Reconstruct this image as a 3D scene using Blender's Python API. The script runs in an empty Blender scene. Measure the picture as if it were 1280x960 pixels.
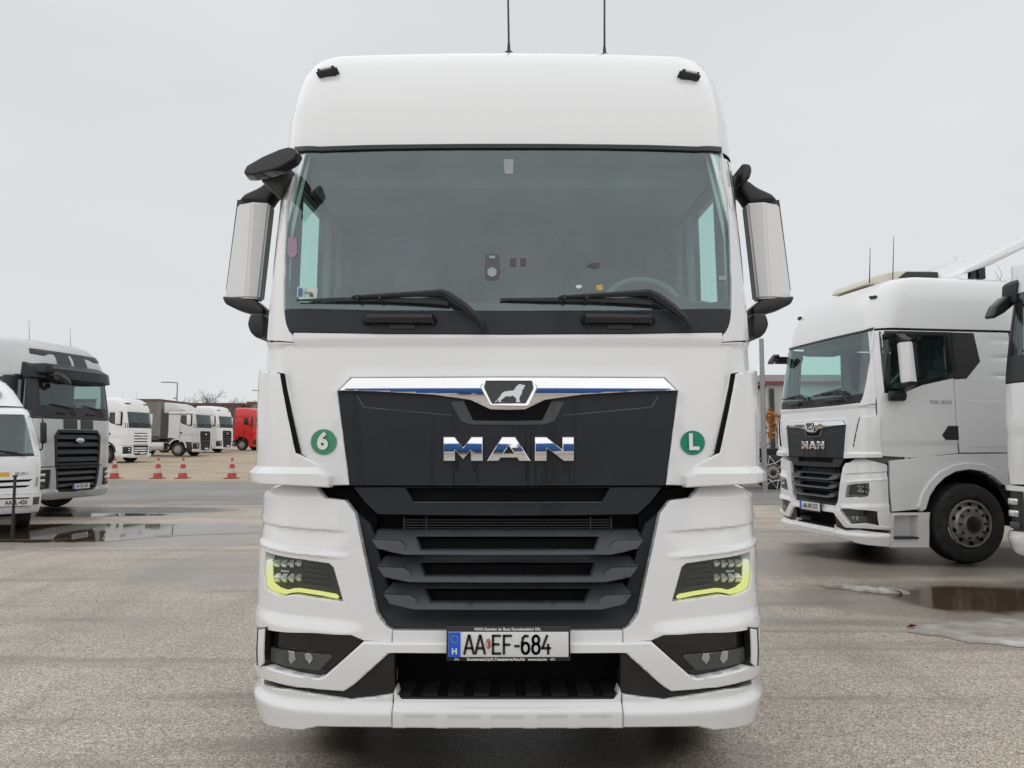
import bpy, bmesh, math, random
from mathutils import Vector, Matrix
SC = bpy.context.scene
COL = SC.collection
R = math.radians
rnd = random.Random(7)

# ------------------------------------------------------------------ camera
CAM_H = 1.52
PITCH = math.atan(74 / 960)
cd = bpy.data.cameras.new('camera')
cd.sensor_width = 36; cd.lens = 27.0; cd.clip_end = 2000; cd.clip_start = 0.05
cam = bpy.data.objects.new('camera', cd); COL.objects.link(cam)
cam.location = (0, 0, CAM_H); cam.rotation_euler = (R(90) + PITCH, 0, 0)
SC.camera = cam

# ------------------------------------------------------------------ world: overcast sky
w = bpy.data.worlds.new('World'); SC.world = w; w.use_nodes = True
nt = w.node_tree; nt.nodes.clear()
out = nt.nodes.new('ShaderNodeOutputWorld'); bg = nt.nodes.new('ShaderNodeBackground')
sky = nt.nodes.new('ShaderNodeTexSky'); sky.sky_type = 'NISHITA'; sky.sun_disc = False
SUN_EL, SUN_AZ = R(63), R(205)          # behind and above the viewer, veiled by cloud
sky.sun_elevation = SUN_EL; sky.sun_rotation = SUN_AZ
sc1 = nt.nodes.new('ShaderNodeVectorMath'); sc1.operation = 'SCALE'; sc1.inputs['Scale'].default_value = 0.10
tc = nt.nodes.new('ShaderNodeTexCoord')
mp = nt.nodes.new('ShaderNodeMapping'); mp.inputs['Scale'].default_value = (1.0, 1.0, 2.6)
nz = nt.nodes.new('ShaderNodeTexNoise'); nz.inputs['Scale'].default_value = 1.5; nz.inputs['Detail'].default_value = 3; nz.inputs['Roughness'].default_value = 0.45
cr = nt.nodes.new('ShaderNodeValToRGB')
cr.color_ramp.elements[0].position = 0.3; cr.color_ramp.elements[0].color = (0.685, 0.702, 0.714, 1)
cr.color_ramp.elements[1].position = 0.72; cr.color_ramp.elements[1].color = (0.785, 0.798, 0.81, 1)
mx = nt.nodes.new('ShaderNodeMix'); mx.data_type = 'RGBA'; mx.inputs['Factor'].default_value = 0.95
nt.links.new(tc.outputs['Generated'], mp.inputs[0]); nt.links.new(mp.outputs[0], nz.inputs['Vector'])
nt.links.new(nz.outputs['Fac'], cr.inputs[0])
nt.links.new(sky.outputs[0], sc1.inputs[0]); nt.links.new(sc1.outputs[0], mx.inputs[6]); nt.links.new(cr.outputs[0], mx.inputs[7])
nt.links.new(mx.outputs[2], bg.inputs[0]); bg.inputs[1].default_value = 1.0
nt.links.new(bg.outputs[0], out.inputs[0])
sd = bpy.data.lights.new('sun', 'SUN'); sd.energy = 1.1; sd.angle = R(150); sd.color = (1.0, 0.975, 0.94)
sun = bpy.data.objects.new('sun', sd); COL.objects.link(sun)
sun.rotation_euler = (R(90) - SUN_EL, 0, R(180) - SUN_AZ + R(0))
sun.location = (0, -20, 40)
SC.view_settings.view_transform = 'Standard'
SC.view_settings.look = 'None'
SC.view_settings.exposure = 0.0
SC.view_settings.gamma = 1.0

# ------------------------------------------------------------------ materials
MATS = {}
def M(name, col, rough=0.5, metal=0.0, coat=0.0, noise=None, bump=None, spec=0.5, emit=None, dirt=None, streak=None):
    """procedural material: noise=(scale, amount), bump=(scale, strength), dirt=(colour, scale, amount), streak adds run-off marks"""
    if name in MATS: return MATS[name]
    m = bpy.data.materials.new(name); m.use_nodes = True
    t = m.node_tree; b = t.nodes['Principled BSDF']; L = t.links.new
    b.inputs['Roughness'].default_value = rough; b.inputs['Metallic'].default_value = metal
    b.inputs['Specular IOR Level'].default_value = spec
    b.inputs['Coat Weight'].default_value = coat; b.inputs['Coat Roughness'].default_value = 0.06
    c4 = (*col, 1)
    b.inputs['Base Color'].default_value = c4
    co = t.nodes.new('ShaderNodeTexCoord')
    src = None
    if noise is None: noise = (3.0, 0.05)
    n = t.nodes.new('ShaderNodeTexNoise'); n.inputs['Scale'].default_value = noise[0]; n.inputs['Detail'].default_value = 5
    L(co.outputs['Object'], n.inputs['Vector'])
    r = t.nodes.new('ShaderNodeMapRange'); r.inputs[1].default_value = 0.3; r.inputs[2].default_value = 0.7
    r.inputs[3].default_value = 1 - noise[1]; r.inputs[4].default_value = 1 + noise[1]
    L(n.outputs['Fac'], r.inputs[0])
    v = t.nodes.new('ShaderNodeVectorMath'); v.operation = 'SCALE'; v.inputs[0].default_value = col
    L(r.outputs[0], v.inputs['Scale']); src = v.outputs[0]
    rr = t.nodes.new('ShaderNodeMapRange'); rr.inputs[1].default_value = 0.3; rr.inputs[2].default_value = 0.7
    rr.inputs[3].default_value = max(0.0, rough - 0.06); rr.inputs[4].default_value = min(1, rough + 0.06)
    L(n.outputs['Fac'], rr.inputs[0])
    if rough > 0.1: L(rr.outputs[0], b.inputs['Roughness'])
    if dirt:
        d = t.nodes.new('ShaderNodeTexNoise'); d.inputs['Scale'].default_value = dirt[1]; d.inputs['Detail'].default_value = 8; d.inputs['Roughness'].default_value = 0.7
        L(co.outputs['Object'], d.inputs['Vector'])
        dr = t.nodes.new('ShaderNodeMapRange'); dr.inputs[1].default_value = 0.48; dr.inputs[2].default_value = 0.75; dr.inputs[4].default_value = dirt[2]
        L(d.outputs['Fac'], dr.inputs[0])
        x = t.nodes.new('ShaderNodeMix'); x.data_type = 'RGBA'; L(dr.outputs[0], x.inputs['Factor'])
        L(src, x.inputs[6]); x.inputs[7].default_value = (*dirt[0], 1); src = x.outputs[2]
    if streak:
        mp = t.nodes.new('ShaderNodeMapping'); mp.inputs['Scale'].default_value = (1, 1, 0.045); L(co.outputs['Object'], mp.inputs[0])
        d = t.nodes.new('ShaderNodeTexNoise'); d.inputs['Scale'].default_value = streak[1]; d.inputs['Detail'].default_value = 3
        L(mp.outputs[0], d.inputs['Vector'])
        dr = t.nodes.new('ShaderNodeMapRange'); dr.inputs[1].default_value = 0.60; dr.inputs[2].default_value = 0.70; dr.inputs[4].default_value = streak[2]
        L(d.outputs['Fac'], dr.inputs[0])
        x = t.nodes.new('ShaderNodeMix'); x.data_type = 'RGBA'; L(dr.outputs[0], x.inputs['Factor'])
        L(src, x.inputs[6]); x.inputs[7].default_value = (*streak[0], 1); src = x.outputs[2]
    L(src, b.inputs['Base Color'])
    if bump:
        bn = t.nodes.new('ShaderNodeTexNoise'); bn.inputs['Scale'].default_value = bump[0]; bn.inputs['Detail'].default_value = 3
        L(co.outputs['Object'], bn.inputs['Vector'])
        bp = t.nodes.new('ShaderNodeBump'); bp.inputs['Strength'].default_value = bump[1]; bp.inputs['Distance'].default_value = 0.002
        L(bn.outputs['Fac'], bp.inputs['Height']); L(bp.outputs[0], b.inputs['Normal'])
    if emit:
        b.inputs['Emission Color'].default_value = (*emit[0], 1); b.inputs['Emission Strength'].default_value = emit[1]
    MATS[name] = m
    return m

def glass(name, tint, fac, rough=0.0, dust=0.0):
    m = bpy.data.materials.new(name); m.use_nodes = True
    t = m.node_tree; t.nodes.clear(); L = t.links.new
    o = t.nodes.new('ShaderNodeOutputMaterial'); tr = t.nodes.new('ShaderNodeBsdfTransparent'); gl = t.nodes.new('ShaderNodeBsdfGlossy')
    tr.inputs[0].default_value = (*tint, 1); gl.inputs['Roughness'].default_value = rough
    lw = t.nodes.new('ShaderNodeLayerWeight'); pw = t.nodes.new('ShaderNodeMath'); pw.operation = 'POWER'; pw.inputs[1].default_value = 5
    L(lw.outputs['Facing'], pw.inputs[0]); fr = t.nodes.new('ShaderNodeMath'); fr.operation = 'MULTIPLY_ADD'; L(pw.outputs[0], fr.inputs[0]); fr.inputs[1].default_value = 0.80; fr.inputs[2].default_value = 0.04
    gl.inputs[0].default_value = (0.88, 1.0, 1.04, 1)
    ad = t.nodes.new('ShaderNodeMath'); ad.operation = 'ADD'; ad.use_clamp = True; L(fr.outputs[0], ad.inputs[0])
    co = t.nodes.new('ShaderNodeTexCoord'); n = t.nodes.new('ShaderNodeTexNoise'); n.inputs['Scale'].default_value = 4; n.inputs['Detail'].default_value = 6
    L(co.outputs['Object'], n.inputs['Vector'])
    r = t.nodes.new('ShaderNodeMapRange'); r.inputs[1].default_value = 0.3; r.inputs[2].default_value = 0.7
    r.inputs[3].default_value = fac * 0.9; r.inputs[4].default_value = fac * 1.1; L(n.outputs['Fac'], r.inputs[0]); L(r.outputs[0], ad.inputs[1])
    mx = t.nodes.new('ShaderNodeMixShader'); L(ad.outputs[0], mx.inputs[0]); L(tr.outputs[0], mx.inputs[1]); L(gl.outputs[0], mx.inputs[2])
    last = mx.outputs[0]
    if dust:
        df = t.nodes.new('ShaderNodeBsdfDiffuse'); df.inputs[0].default_value = (0.45, 0.47, 0.46, 1)
        mp = t.nodes.new('ShaderNodeMapping'); mp.inputs['Scale'].default_value = (1, 1, 0.12); L(co.outputs['Object'], mp.inputs[0])
        n2 = t.nodes.new('ShaderNodeTexNoise'); n2.inputs['Scale'].default_value = 22; n2.inputs['Detail'].default_value = 6; L(mp.outputs[0], n2.inputs['Vector'])
        r2 = t.nodes.new('ShaderNodeMapRange'); r2.inputs[1].default_value = 0.3; r2.inputs[2].default_value = 0.8; r2.inputs[3].default_value = dust * 0.4; r2.inputs[4].default_value = dust * 1.6
        L(n2.outputs['Fac'], r2.inputs[0])
        m2 = t.nodes.new('ShaderNodeMixShader'); L(r2.outputs[0], m2.inputs[0]); L(last, m2.inputs[1]); L(df.outputs[0], m2.inputs[2]); last = m2.outputs[0]
    L(last, o.inputs[0]); MATS[name] = m
    return m

WHITE = M('white_paint', (0.80, 0.805, 0.808), 0.22, coat=1.0, noise=(0.8, 0.0))
WHITE2 = M('mirror_white_paint', (0.80, 0.80, 0.80), 0.5, coat=0.05, noise=(2, 0.02))
DARK = M('grille_grey_plastic', (0.014, 0.018, 0.023), 0.45, spec=0.32, noise=(5, 0.15), bump=(900, 0.15), streak=((0.008, 0.008, 0.010), 11, 0.75))
STREAK = M('water_streak_dark', (0.004, 0.004, 0.005), 0.2, noise=(9, 0.1))
SLAT = M('slat_grey_plastic', (0.060, 0.065, 0.074), 0.42, spec=0.4, noise=(5, 0.15), bump=(900, 0.15), streak=((0.018, 0.018, 0.02), 16, 0.5))
COWL = M('cowl_plastic', (0.022, 0.025, 0.029), 0.45, spec=0.3, noise=(6, 0.12), bump=(700, 0.2), streak=((0.015, 0.015, 0.018), 9, 0.6))
BLACK = M('black_plastic', (0.014, 0.014, 0.016), 0.38, noise=(8, 0.2), bump=(500, 0.1))
GLOSSBLACK = M('gloss_black', (0.010, 0.010, 0.011), 0.12, coat=0.3)
CAVITY = M('grille_shadow_black', (0.005, 0.005, 0.006), 0.7, spec=0.12)
RUBBER = M('rubber', (0.016, 0.016, 0.017), 0.75, noise=(9, 0.3), dirt=((0.10, 0.085, 0.07), 7, 0.5), bump=(60, 0.5))
CHROME = M('chrome', (0.86, 0.86, 0.87), 0.04, metal=1.0)
BRUSHED = M('satin_silver', (0.62, 0.62, 0.63), 0.25, metal=1.0)
STEEL = M('painted_rim_steel', (0.38, 0.36, 0.335), 0.45, metal=0.5, noise=(14, 0.2), dirt=((0.10, 0.085, 0.07), 12, 0.7))
FRAME = M('chassis_black', (0.014, 0.014, 0.014), 0.7, spec=0.3, dirt=((0.05, 0.042, 0.035), 5, 0.6))
TANK = M('aluminium_tank', (0.55, 0.54, 0.52), 0.3, metal=0.9, dirt=((0.2, 0.17, 0.14), 4, 0.4))
GLASS = glass('windscreen_glass', (0.70, 0.89, 0.84), 0.085, dust=0.022)
SGLASS = glass('side_window_glass', (0.66, 0.90, 0.83), 0.03)
DGLASS = glass('tinted_glass', (0.50, 0.64, 0.60), 0.06, dust=0.02)
LENS = glass('lamp_lens', (0.86, 0.88, 0.86), 0.02)
INTER = M('cab_interior_grey', (0.10, 0.105, 0.11), 0.8, noise=(4, 0.2))
INTER2 = M('cab_lining_grey', (0.20, 0.205, 0.20), 0.85, noise=(5, 0.12))
WHEELM = M('steering_wheel_grey', (0.30, 0.30, 0.30), 0.5)
DASH = M('dashboard_grey', (0.065, 0.068, 0.07), 0.6, noise=(4, 0.1))
GREEN = M('badge_green', (0.055, 0.27, 0.145), 0.45, noise=(30, 0.05))
GREEN2 = M('badge_teal', (0.0, 0.22, 0.14), 0.45, noise=(30, 0.05))
PRINT = M('badge_white_print', (0.78, 0.78, 0.76), 0.5)
PLATEW = M('plate_white', (0.72, 0.72, 0.71), 0.4, noise=(20, 0.03), dirt=((0.4, 0.38, 0.35), 30, 0.25))
PLATEB = M('plate_blue', (0.01, 0.10, 0.58), 0.4)
INK = M('plate_black_ink', (0.01, 0.01, 0.01), 0.5)
LEDC = M('led_reflector', (0.80, 0.82, 0.83), 0.22, metal=1.0)
HOUS = M('lamp_housing', (0.022, 0.023, 0.02), 0.35)
FOGH = M('fog_lamp_housing', (0.07, 0.07, 0.068), 0.35)
SILVER = M('silver_paint', (0.52, 0.525, 0.53), 0.32, metal=0.35, coat=0.5, noise=(2, 0.03), dirt=((0.3, 0.28, 0.25), 2.4, 0.25))
SILVER2 = M('pale_silver_paint', (0.60, 0.60, 0.595), 0.35, metal=0.25, coat=0.4, noise=(2, 0.03), dirt=((0.32, 0.29, 0.25), 3, 0.3))
STRIPE = M('stripe_charcoal', (0.035, 0.036, 0.04), 0.45)
RED = M('red_paint', (0.62, 0.015, 0.015), 0.3, coat=0.5, noise=(2, 0.05))

def drl_mat():
    m = bpy.data.materials.new('running_light'); m.use_nodes = True
    t = m.node_tree; t.nodes.clear(); L = t.links.new
    o = t.nodes.new('ShaderNodeOutputMaterial'); e = t.nodes.new('ShaderNodeEmission')
    co = t.nodes.new('ShaderNodeTexCoord'); sp = t.nodes.new('ShaderNodeSeparateXYZ'); L(co.outputs['Object'], sp.inputs[0])
    r = t.nodes.new('ShaderNodeMapRange'); r.inputs[1].default_value = 0.90; r.inputs[2].default_value = 0.97; L(sp.outputs['Z'], r.inputs[0])
    x = t.nodes.new('ShaderNodeMix'); x.data_type = 'RGBA'; x.inputs[6].default_value = (0.87, 0.90, 0.30, 1); x.inputs[7].default_value = (0.84, 0.89, 0.66, 1)
    L(r.outputs[0], x.inputs['Factor']); L(x.outputs[2], e.inputs[0]); e.inputs[1].default_value = 0.97
    L(e.outputs[0], o.inputs[0]); return m
DRL = drl_mat()
DRL_OFF = M('running_light_off', (0.16, 0.165, 0.16), 0.25)

# ------------------------------------------------------------------ object helpers
def link(name, me, mat=None, parent=None, loc=None, rot=None):
    o = bpy.data.objects.new(name, me); COL.objects.link(o)
    if mat is not None and me is not None and not me.materials: me.materials.append(mat)
    if parent is not None: o.parent = parent
    if loc is not None: o.location = loc
    if rot is not None: o.rotation_euler = rot
    return o
def finish(bm, name, mat, parent=None, smooth=35, loc=None, rot=None, flip=False):
    me = bpy.data.meshes.new(name)
    bm.normal_update(); bm.to_mesh(me); bm.free()
    if smooth:
        for p in me.polygons: p.use_smooth = True
        me.set_sharp_from_angle(angle=R(smooth))
    return link(name, me, mat, parent, loc, rot)
def thing(name, label, cat, loc=(0, 0, 0), rz=0.0, group=None):
    o = bpy.data.objects.new(name, None); COL.objects.link(o); o.empty_display_size = 0.3
    o.location = loc; o.rotation_euler = (0, 0, rz); tag(o, label, cat, group); return o
def tag(o, label=None, cat=None, group=None, kind=None):
    if label: o['label'] = label
    if cat: o['category'] = cat
    if group: o['group'] = group
    if kind: o['kind'] = kind
    return o
def copy_tree(o, parent=None, skip=()):
    c = o.copy(); COL.objects.link(c)
    if parent is not None:
        c.parent = parent
    for ch in list(o.children):
        if ch.name.split('.')[0] in skip: continue
        copy_tree(ch, c, skip)
    return c
def add_box(bm, c, s, rot=None):
    g = bmesh.ops.create_cube(bm, size=1.0)['verts']
    mt = Matrix.Translation(c) @ (rot.to_4x4() if rot else Matrix()) @ Matrix.Diagonal((*s, 1))
    bmesh.ops.transform(bm, matrix=mt, verts=g); return g
def box(name, c, s, mat, parent=None, bev=0.0, seg=2):
    bm = bmesh.new(); add_box(bm, c, s)
    if bev: bmesh.ops.bevel(bm, geom=bm.edges[:], offset=bev, segments=seg, affect='EDGES', profile=0.5)
    return finish(bm, name, mat, parent)
def add_tube(bm, pts, rad, seg=8, caps=True):
    pts = [Vector(p) for p in pts]; rings = []
    if not hasattr(rad, '__len__'): rad = [rad] * len(pts)
    for i, p in enumerate(pts):
        d = (pts[min(i + 1, len(pts) - 1)] - pts[max(i - 1, 0)]).normalized()
        a = d.orthogonal().normalized() if i == 0 else (prev - d * prev.dot(d)).normalized()
        prev = a; b = d.cross(a)
        rings.append([bm.verts.new(p + (a * math.cos(2 * math.pi * k / seg) + b * math.sin(2 * math.pi * k / seg)) * rad[i]) for k in range(seg)])
    for r0, r1 in zip(rings, rings[1:]):
        for k in range(seg): bm.faces.new((r0[k], r0[(k + 1) % seg], r1[(k + 1) % seg], r1[k]))
    if caps: bm.faces.new(rings[0][::-1]); bm.faces.new(rings[-1])
def tube(name, pts, rad, mat, parent=None, seg=8):
    bm = bmesh.new(); add_tube(bm, pts, rad, seg); bmesh.ops.recalc_face_normals(bm, faces=bm.faces[:]); return finish(bm, name, mat, parent, 50)
def lathe(bm, prof, seg=40, axis='x', c=(0, 0, 0)):
    """prof: list of (radius, along)"""
    rings = []
    for r, a in prof:
        ring = []
        for k in range(seg):
            t = 2 * math.pi * k / seg; u, v = r * math.cos(t), r * math.sin(t)
            p = (a, u, v) if axis == 'x' else ((u, a, v) if axis == 'y' else (u, v, a))
            ring.append(bm.verts.new(Vector(p) + Vector(c)))
        rings.append(ring)
    for r0, r1 in zip(rings, rings[1:]):
        for k in range(seg): bm.faces.new((r0[k], r0[(k + 1) % seg], r1[(k + 1) % seg], r1[k]))
    return rings
def lathe_obj(name, prof, mat, parent=None, seg=40, axis='x', c=(0, 0, 0), caps=True, smooth=35):
    bm = bmesh.new(); rg = lathe(bm, prof, seg, axis, c)
    if caps:
        bm.faces.new(rg[0]); bm.faces.new(rg[-1])
    bmesh.ops.recalc_face_normals(bm, faces=bm.faces[:])
    return finish(bm, name, mat, parent, smooth)
def prism(name, poly, y0, y1, mat, parent=None, bev=0.0, seg=2, taper=1.0, axis='y'):
    """poly of (x,z), extruded from y0 (front) to y1; the front face may be scaled by taper about its centre"""
    bm = bmesh.new(); cx = sum(p[0] for p in poly) / len(poly); cz = sum(p[1] for p in poly) / len(poly)
    def pt(a, b, c): return (a, b, c) if axis == 'y' else (b, a, c)
    f = [bm.verts.new(pt(cx + (x - cx) * taper, y0, cz + (z - cz) * taper)) for x, z in poly]
    b = [bm.verts.new(pt(x, y1, z)) for x, z in poly]
    n = len(poly)
    bm.faces.new(f); bm.faces.new(b[::-1])
    for i in range(n): bm.faces.new((f[i], b[i], b[(i + 1) % n], f[(i + 1) % n]))
    bmesh.ops.recalc_face_normals(bm, faces=bm.faces[:])
    if bev: bmesh.ops.bevel(bm, geom=bm.edges[:], offset=bev, segments=seg, affect='EDGES', profile=0.5, clamp_overlap=True)
    return finish(bm, name, mat, parent)
def text_obj(name, body, size, mat, parent, loc, rot=(R(90), 0, 0), sx=1.0, extrude=0.001, bold=0.0, align='CENTER', spacing=1.0):
    c = bpy.data.curves.new('lettering', 'FONT'); c.body = body; c.size = size; c.extrude = extrude; c.offset = bold
    c.align_x = align; c.align_y = 'CENTER'; c.space_character = spacing; c.resolution_u = 3
    o = bpy.data.objects.new('lettering', c); COL.objects.link(o)
    dg = bpy.context.evaluated_depsgraph_get(); me = bpy.data.meshes.new_from_object(o.evaluated_get(dg))
    bpy.data.objects.remove(o); bpy.data.curves.remove(c)
    me.transform(Matrix.Diagonal((sx, 1, 1, 1))); me.materials.clear()
    return link(name, me, mat, parent, loc, rot)

# ------------------------------------------------------------------ curved cab surface
class Surf:
    """Front of a cab wrapped round both corners: plan curve (bowed front, round corner, straight side) that changes with height."""
    def __init__(self, table, phi0=0.07):
        self.t = table; self.phi0 = phi0; self.c = {}
    def par(self, z):
        k = round(z, 4)
        if k in self.c: return self.c[k]
        T = self.t
        if z <= T[0][0]: v = T[0][1:]
        elif z >= T[-1][0]: v = T[-1][1:]
        else:
            for i in range(len(T) - 1):
                if T[i][0] <= z <= T[i + 1][0]: break
            h = T[i + 1][0] - T[i][0]; u = (z - T[i][0]) / h; v = []
            for j in (1, 2, 3):
                def sl(a, b): return (T[b][j] - T[a][j]) / (T[b][0] - T[a][0])
                m = sl(i, i + 1)
                m0 = (sl(i - 1, i) + m) / 2 if i > 0 else m
                m1 = (sl(i + 1, i + 2) + m) / 2 if i + 2 < len(T) else m
                if i > 0 and sl(i - 1, i) * m <= 0: m0 = 0
                if i + 2 < len(T) and sl(i + 1, i + 2) * m <= 0: m1 = 0
                v.append((2*u**3-3*u*u+1)*T[i][j] + (u**3-2*u*u+u)*h*m0 + (-2*u**3+3*u*u)*T[i+1][j] + (u**3-u*u)*h*m1)
        yc, w, r = v; p = self.phi0
        x1 = w - r * (1 - math.sin(p)); s1 = x1 * p / math.sin(p); y1 = yc + x1 / math.sin(p) * (1 - math.cos(p)); L = r * (math.pi / 2 - p)
        res = (yc, w, r, x1, s1, y1, L); self.c[k] = res; return res
    def P(self, s, z, off=0.0):
        yc, w, r, x1, s1, y1, L = self.par(z); p = self.phi0; a = abs(s); g = 1 if s >= 0 else -1
        if a <= s1:
            Rr = s1 / p; f = a / Rr; x = Rr * math.sin(f); y = yc + Rr * (1 - math.cos(f))
        elif a <= s1 + L:
            f = p + (a - s1) / r; x = x1 + r * (math.sin(f) - math.sin(p)); y = y1 + r * (math.cos(p) - math.cos(f))
        else:
            f = math.pi / 2; x = w; y = y1 + r * math.cos(p) + a - s1 - L
        return Vector((g * (x + off * math.sin(f)), y - off * math.cos(f), z))
    def s_y(self, y, z):
        """arc position (positive side) where the plan curve reaches local depth y"""
        yc, w, r, x1, s1, y1, L = self.par(z); p = self.phi0; ye = y1 + r * math.cos(p)
        if y >= ye: return s1 + L + y - ye
        if y > y1: return s1 + r * (math.acos(max(-1, min(1, math.cos(p) - (y - y1) / r))) - p)
        Rr = s1 / p; return Rr * math.acos(max(-1, 1 - max(0, y - yc) / Rr))
    def s_sil(self, z):
        yc, w, r, x1, s1, y1, L = self.par(z); return s1 + r * (R(72) - self.phi0)
    def s_x(self, x, z, off=0.0):
        lo, hi = 0.0, self.s_sil(z) + 0.1; a = abs(x)
        for _ in range(26):
            m = (lo + hi) / 2
            if self.P(m, z, off).x < a: lo = m
            else: hi = m
        return math.copysign(lo, x)

def panel(name, outline, surf, mat, parent, off=0.0, thick=0.02, holes=(), relief=None, grid=0.04, gridz=None, roll=0.003, smooth=40):
    """outline and holes in (s, z); becomes a curved sheet with rolled, returned edges"""
    bm = bmesh.new()
    def ring(pts):
        vs = [bm.verts.new((p[0], 0, p[1])) for p in pts]
        return [bm.edges.new((vs[i], vs[(i + 1) % len(vs)])) for i in range(len(vs))]
    if holes:
        es = ring(outline)
        for h in holes: es += ring(h)
        bmesh.ops.triangle_fill(bm, edges=es, use_beauty=True, normal=(0, -1, 0))
    else:
        bm.faces.new([bm.verts.new((p[0], 0, p[1])) for p in outline])
    bmesh.ops.recalc_face_normals(bm, faces=bm.faces[:])
    if roll: bmesh.ops.inset_region(bm, faces=bm.faces[:], thickness=roll, use_even_offset=True, use_boundary=True)
    xs = [p[0] for p in outline]; zs = [p[1] for p in outline]
    n = int((max(xs) - min(xs)) / grid)
    for i in range(1, n + 1):
        bmesh.ops.bisect_plane(bm, geom=bm.verts[:] + bm.edges[:] + bm.faces[:], plane_co=(min(xs) + (max(xs) - min(xs)) * i / (n + 1), 0, 0), plane_no=(1, 0, 0), dist=1e-5)
    gz = gridz or grid; n = int((max(zs) - min(zs)) / gz)
    for i in range(1, n + 1):
        bmesh.ops.bisect_plane(bm, geom=bm.verts[:] + bm.edges[:] + bm.faces[:], plane_co=(0, 0, min(zs) + (max(zs) - min(zs)) * i / (n + 1)), plane_no=(0, 0, 1), dist=1e-5)
    bmesh.ops.recalc_face_normals(bm, faces=bm.faces[:])
    if bm.faces and sum(f.normal.y * f.calc_area() for f in bm.faces) > 0: bmesh.ops.reverse_faces(bm, faces=bm.faces[:])
    be = [e for e in bm.edges if e.is_boundary]; bv = set(v for e in be for v in e.verts)
    dom = {v: (v.co.x, v.co.z) for v in bm.verts}
    offs = {}
    for v, (s, z) in dom.items():
        o = off + (relief(s, z) if relief else 0.0)
        if roll and v in bv: o -= roll
        offs[v] = o; v.co = surf.P(s, z, o)
    if thick:
        r = bmesh.ops.extrude_edge_only(bm, edges=be)
        nv = [g for g in r['geom'] if isinstance(g, bmesh.types.BMVert)]
        src = {}
        for v in bv: src[tuple(round(c, 6) for c in v.co)] = v
        for v in nv:
            q = src.get(tuple(round(c, 6) for c in v.co))
            if q is not None: s, z = dom[q]; v.co = surf.P(s, z, offs[q] - thick)
        # keep the rim facing outwards, with the sheet
    bmesh.ops.recalc_face_normals(bm, faces=bm.faces[:])
    big = max(bm.faces, key=lambda f: f.calc_area())
    ctr = big.calc_center_median(); inside = Vector((0, 1.2, ctr.z))
    if big.normal.dot(ctr - inside) < 0: bmesh.ops.reverse_faces(bm, faces=bm.faces[:])
    return finish(bm, name, mat, parent, smooth)

def loft(name, surf, secs, yb, mat, parent, nf=16, na=9, ns=6, smooth=50, cap=True):
    """closed shell from horizontal sections (z, yc, w, r); reaches back to depth yb"""
    bm = bmesh.new(); rows = []
    for (z, yc, w_, r) in secs:
        sf = Surf([(z, yc, w_, r), (z + 1, yc, w_, r)], surf.phi0); _, _, _, x1, s1, y1, L = sf.par(z); se = sf.s_y(yb, z)
        ss = [s1 * i / nf for i in range(nf)] + [s1 + L * i / na for i in range(na)] + [s1 + L + (se - s1 - L) * i / ns for i in range(ns + 1)]
        rows.append([bm.verts.new(sf.P(-s, z)) for s in ss[::-1]] + [bm.verts.new(sf.P(s, z)) for s in ss[1:]])
    for a, b in zip(rows, rows[1:]):
        for i in range(len(a) - 1): bm.faces.new((a[i], a[i + 1], b[i + 1], b[i]))
        bm.faces.new((a[-1], a[0], b[0], b[-1]))
    if cap: bm.faces.new(rows[-1]); 
    bmesh.ops.recalc_face_normals(bm, faces=bm.faces[:])
    f = bm.faces[0] if False else max(bm.faces, key=lambda q: -q.calc_center_median().y)
    if f.normal.y > 0: bmesh.ops.reverse_faces(bm, faces=bm.faces[:])
    return finish(bm, name, mat, parent, smooth)

# ------------------------------------------------------------------ terrain
def terr(y):
    return 0.0 if y < 28 else min(1.0, 0.0205 * (y - 28))
def ground_at(px, depth):
    return ((px - 640) / 960 * depth, depth, terr(depth))

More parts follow.
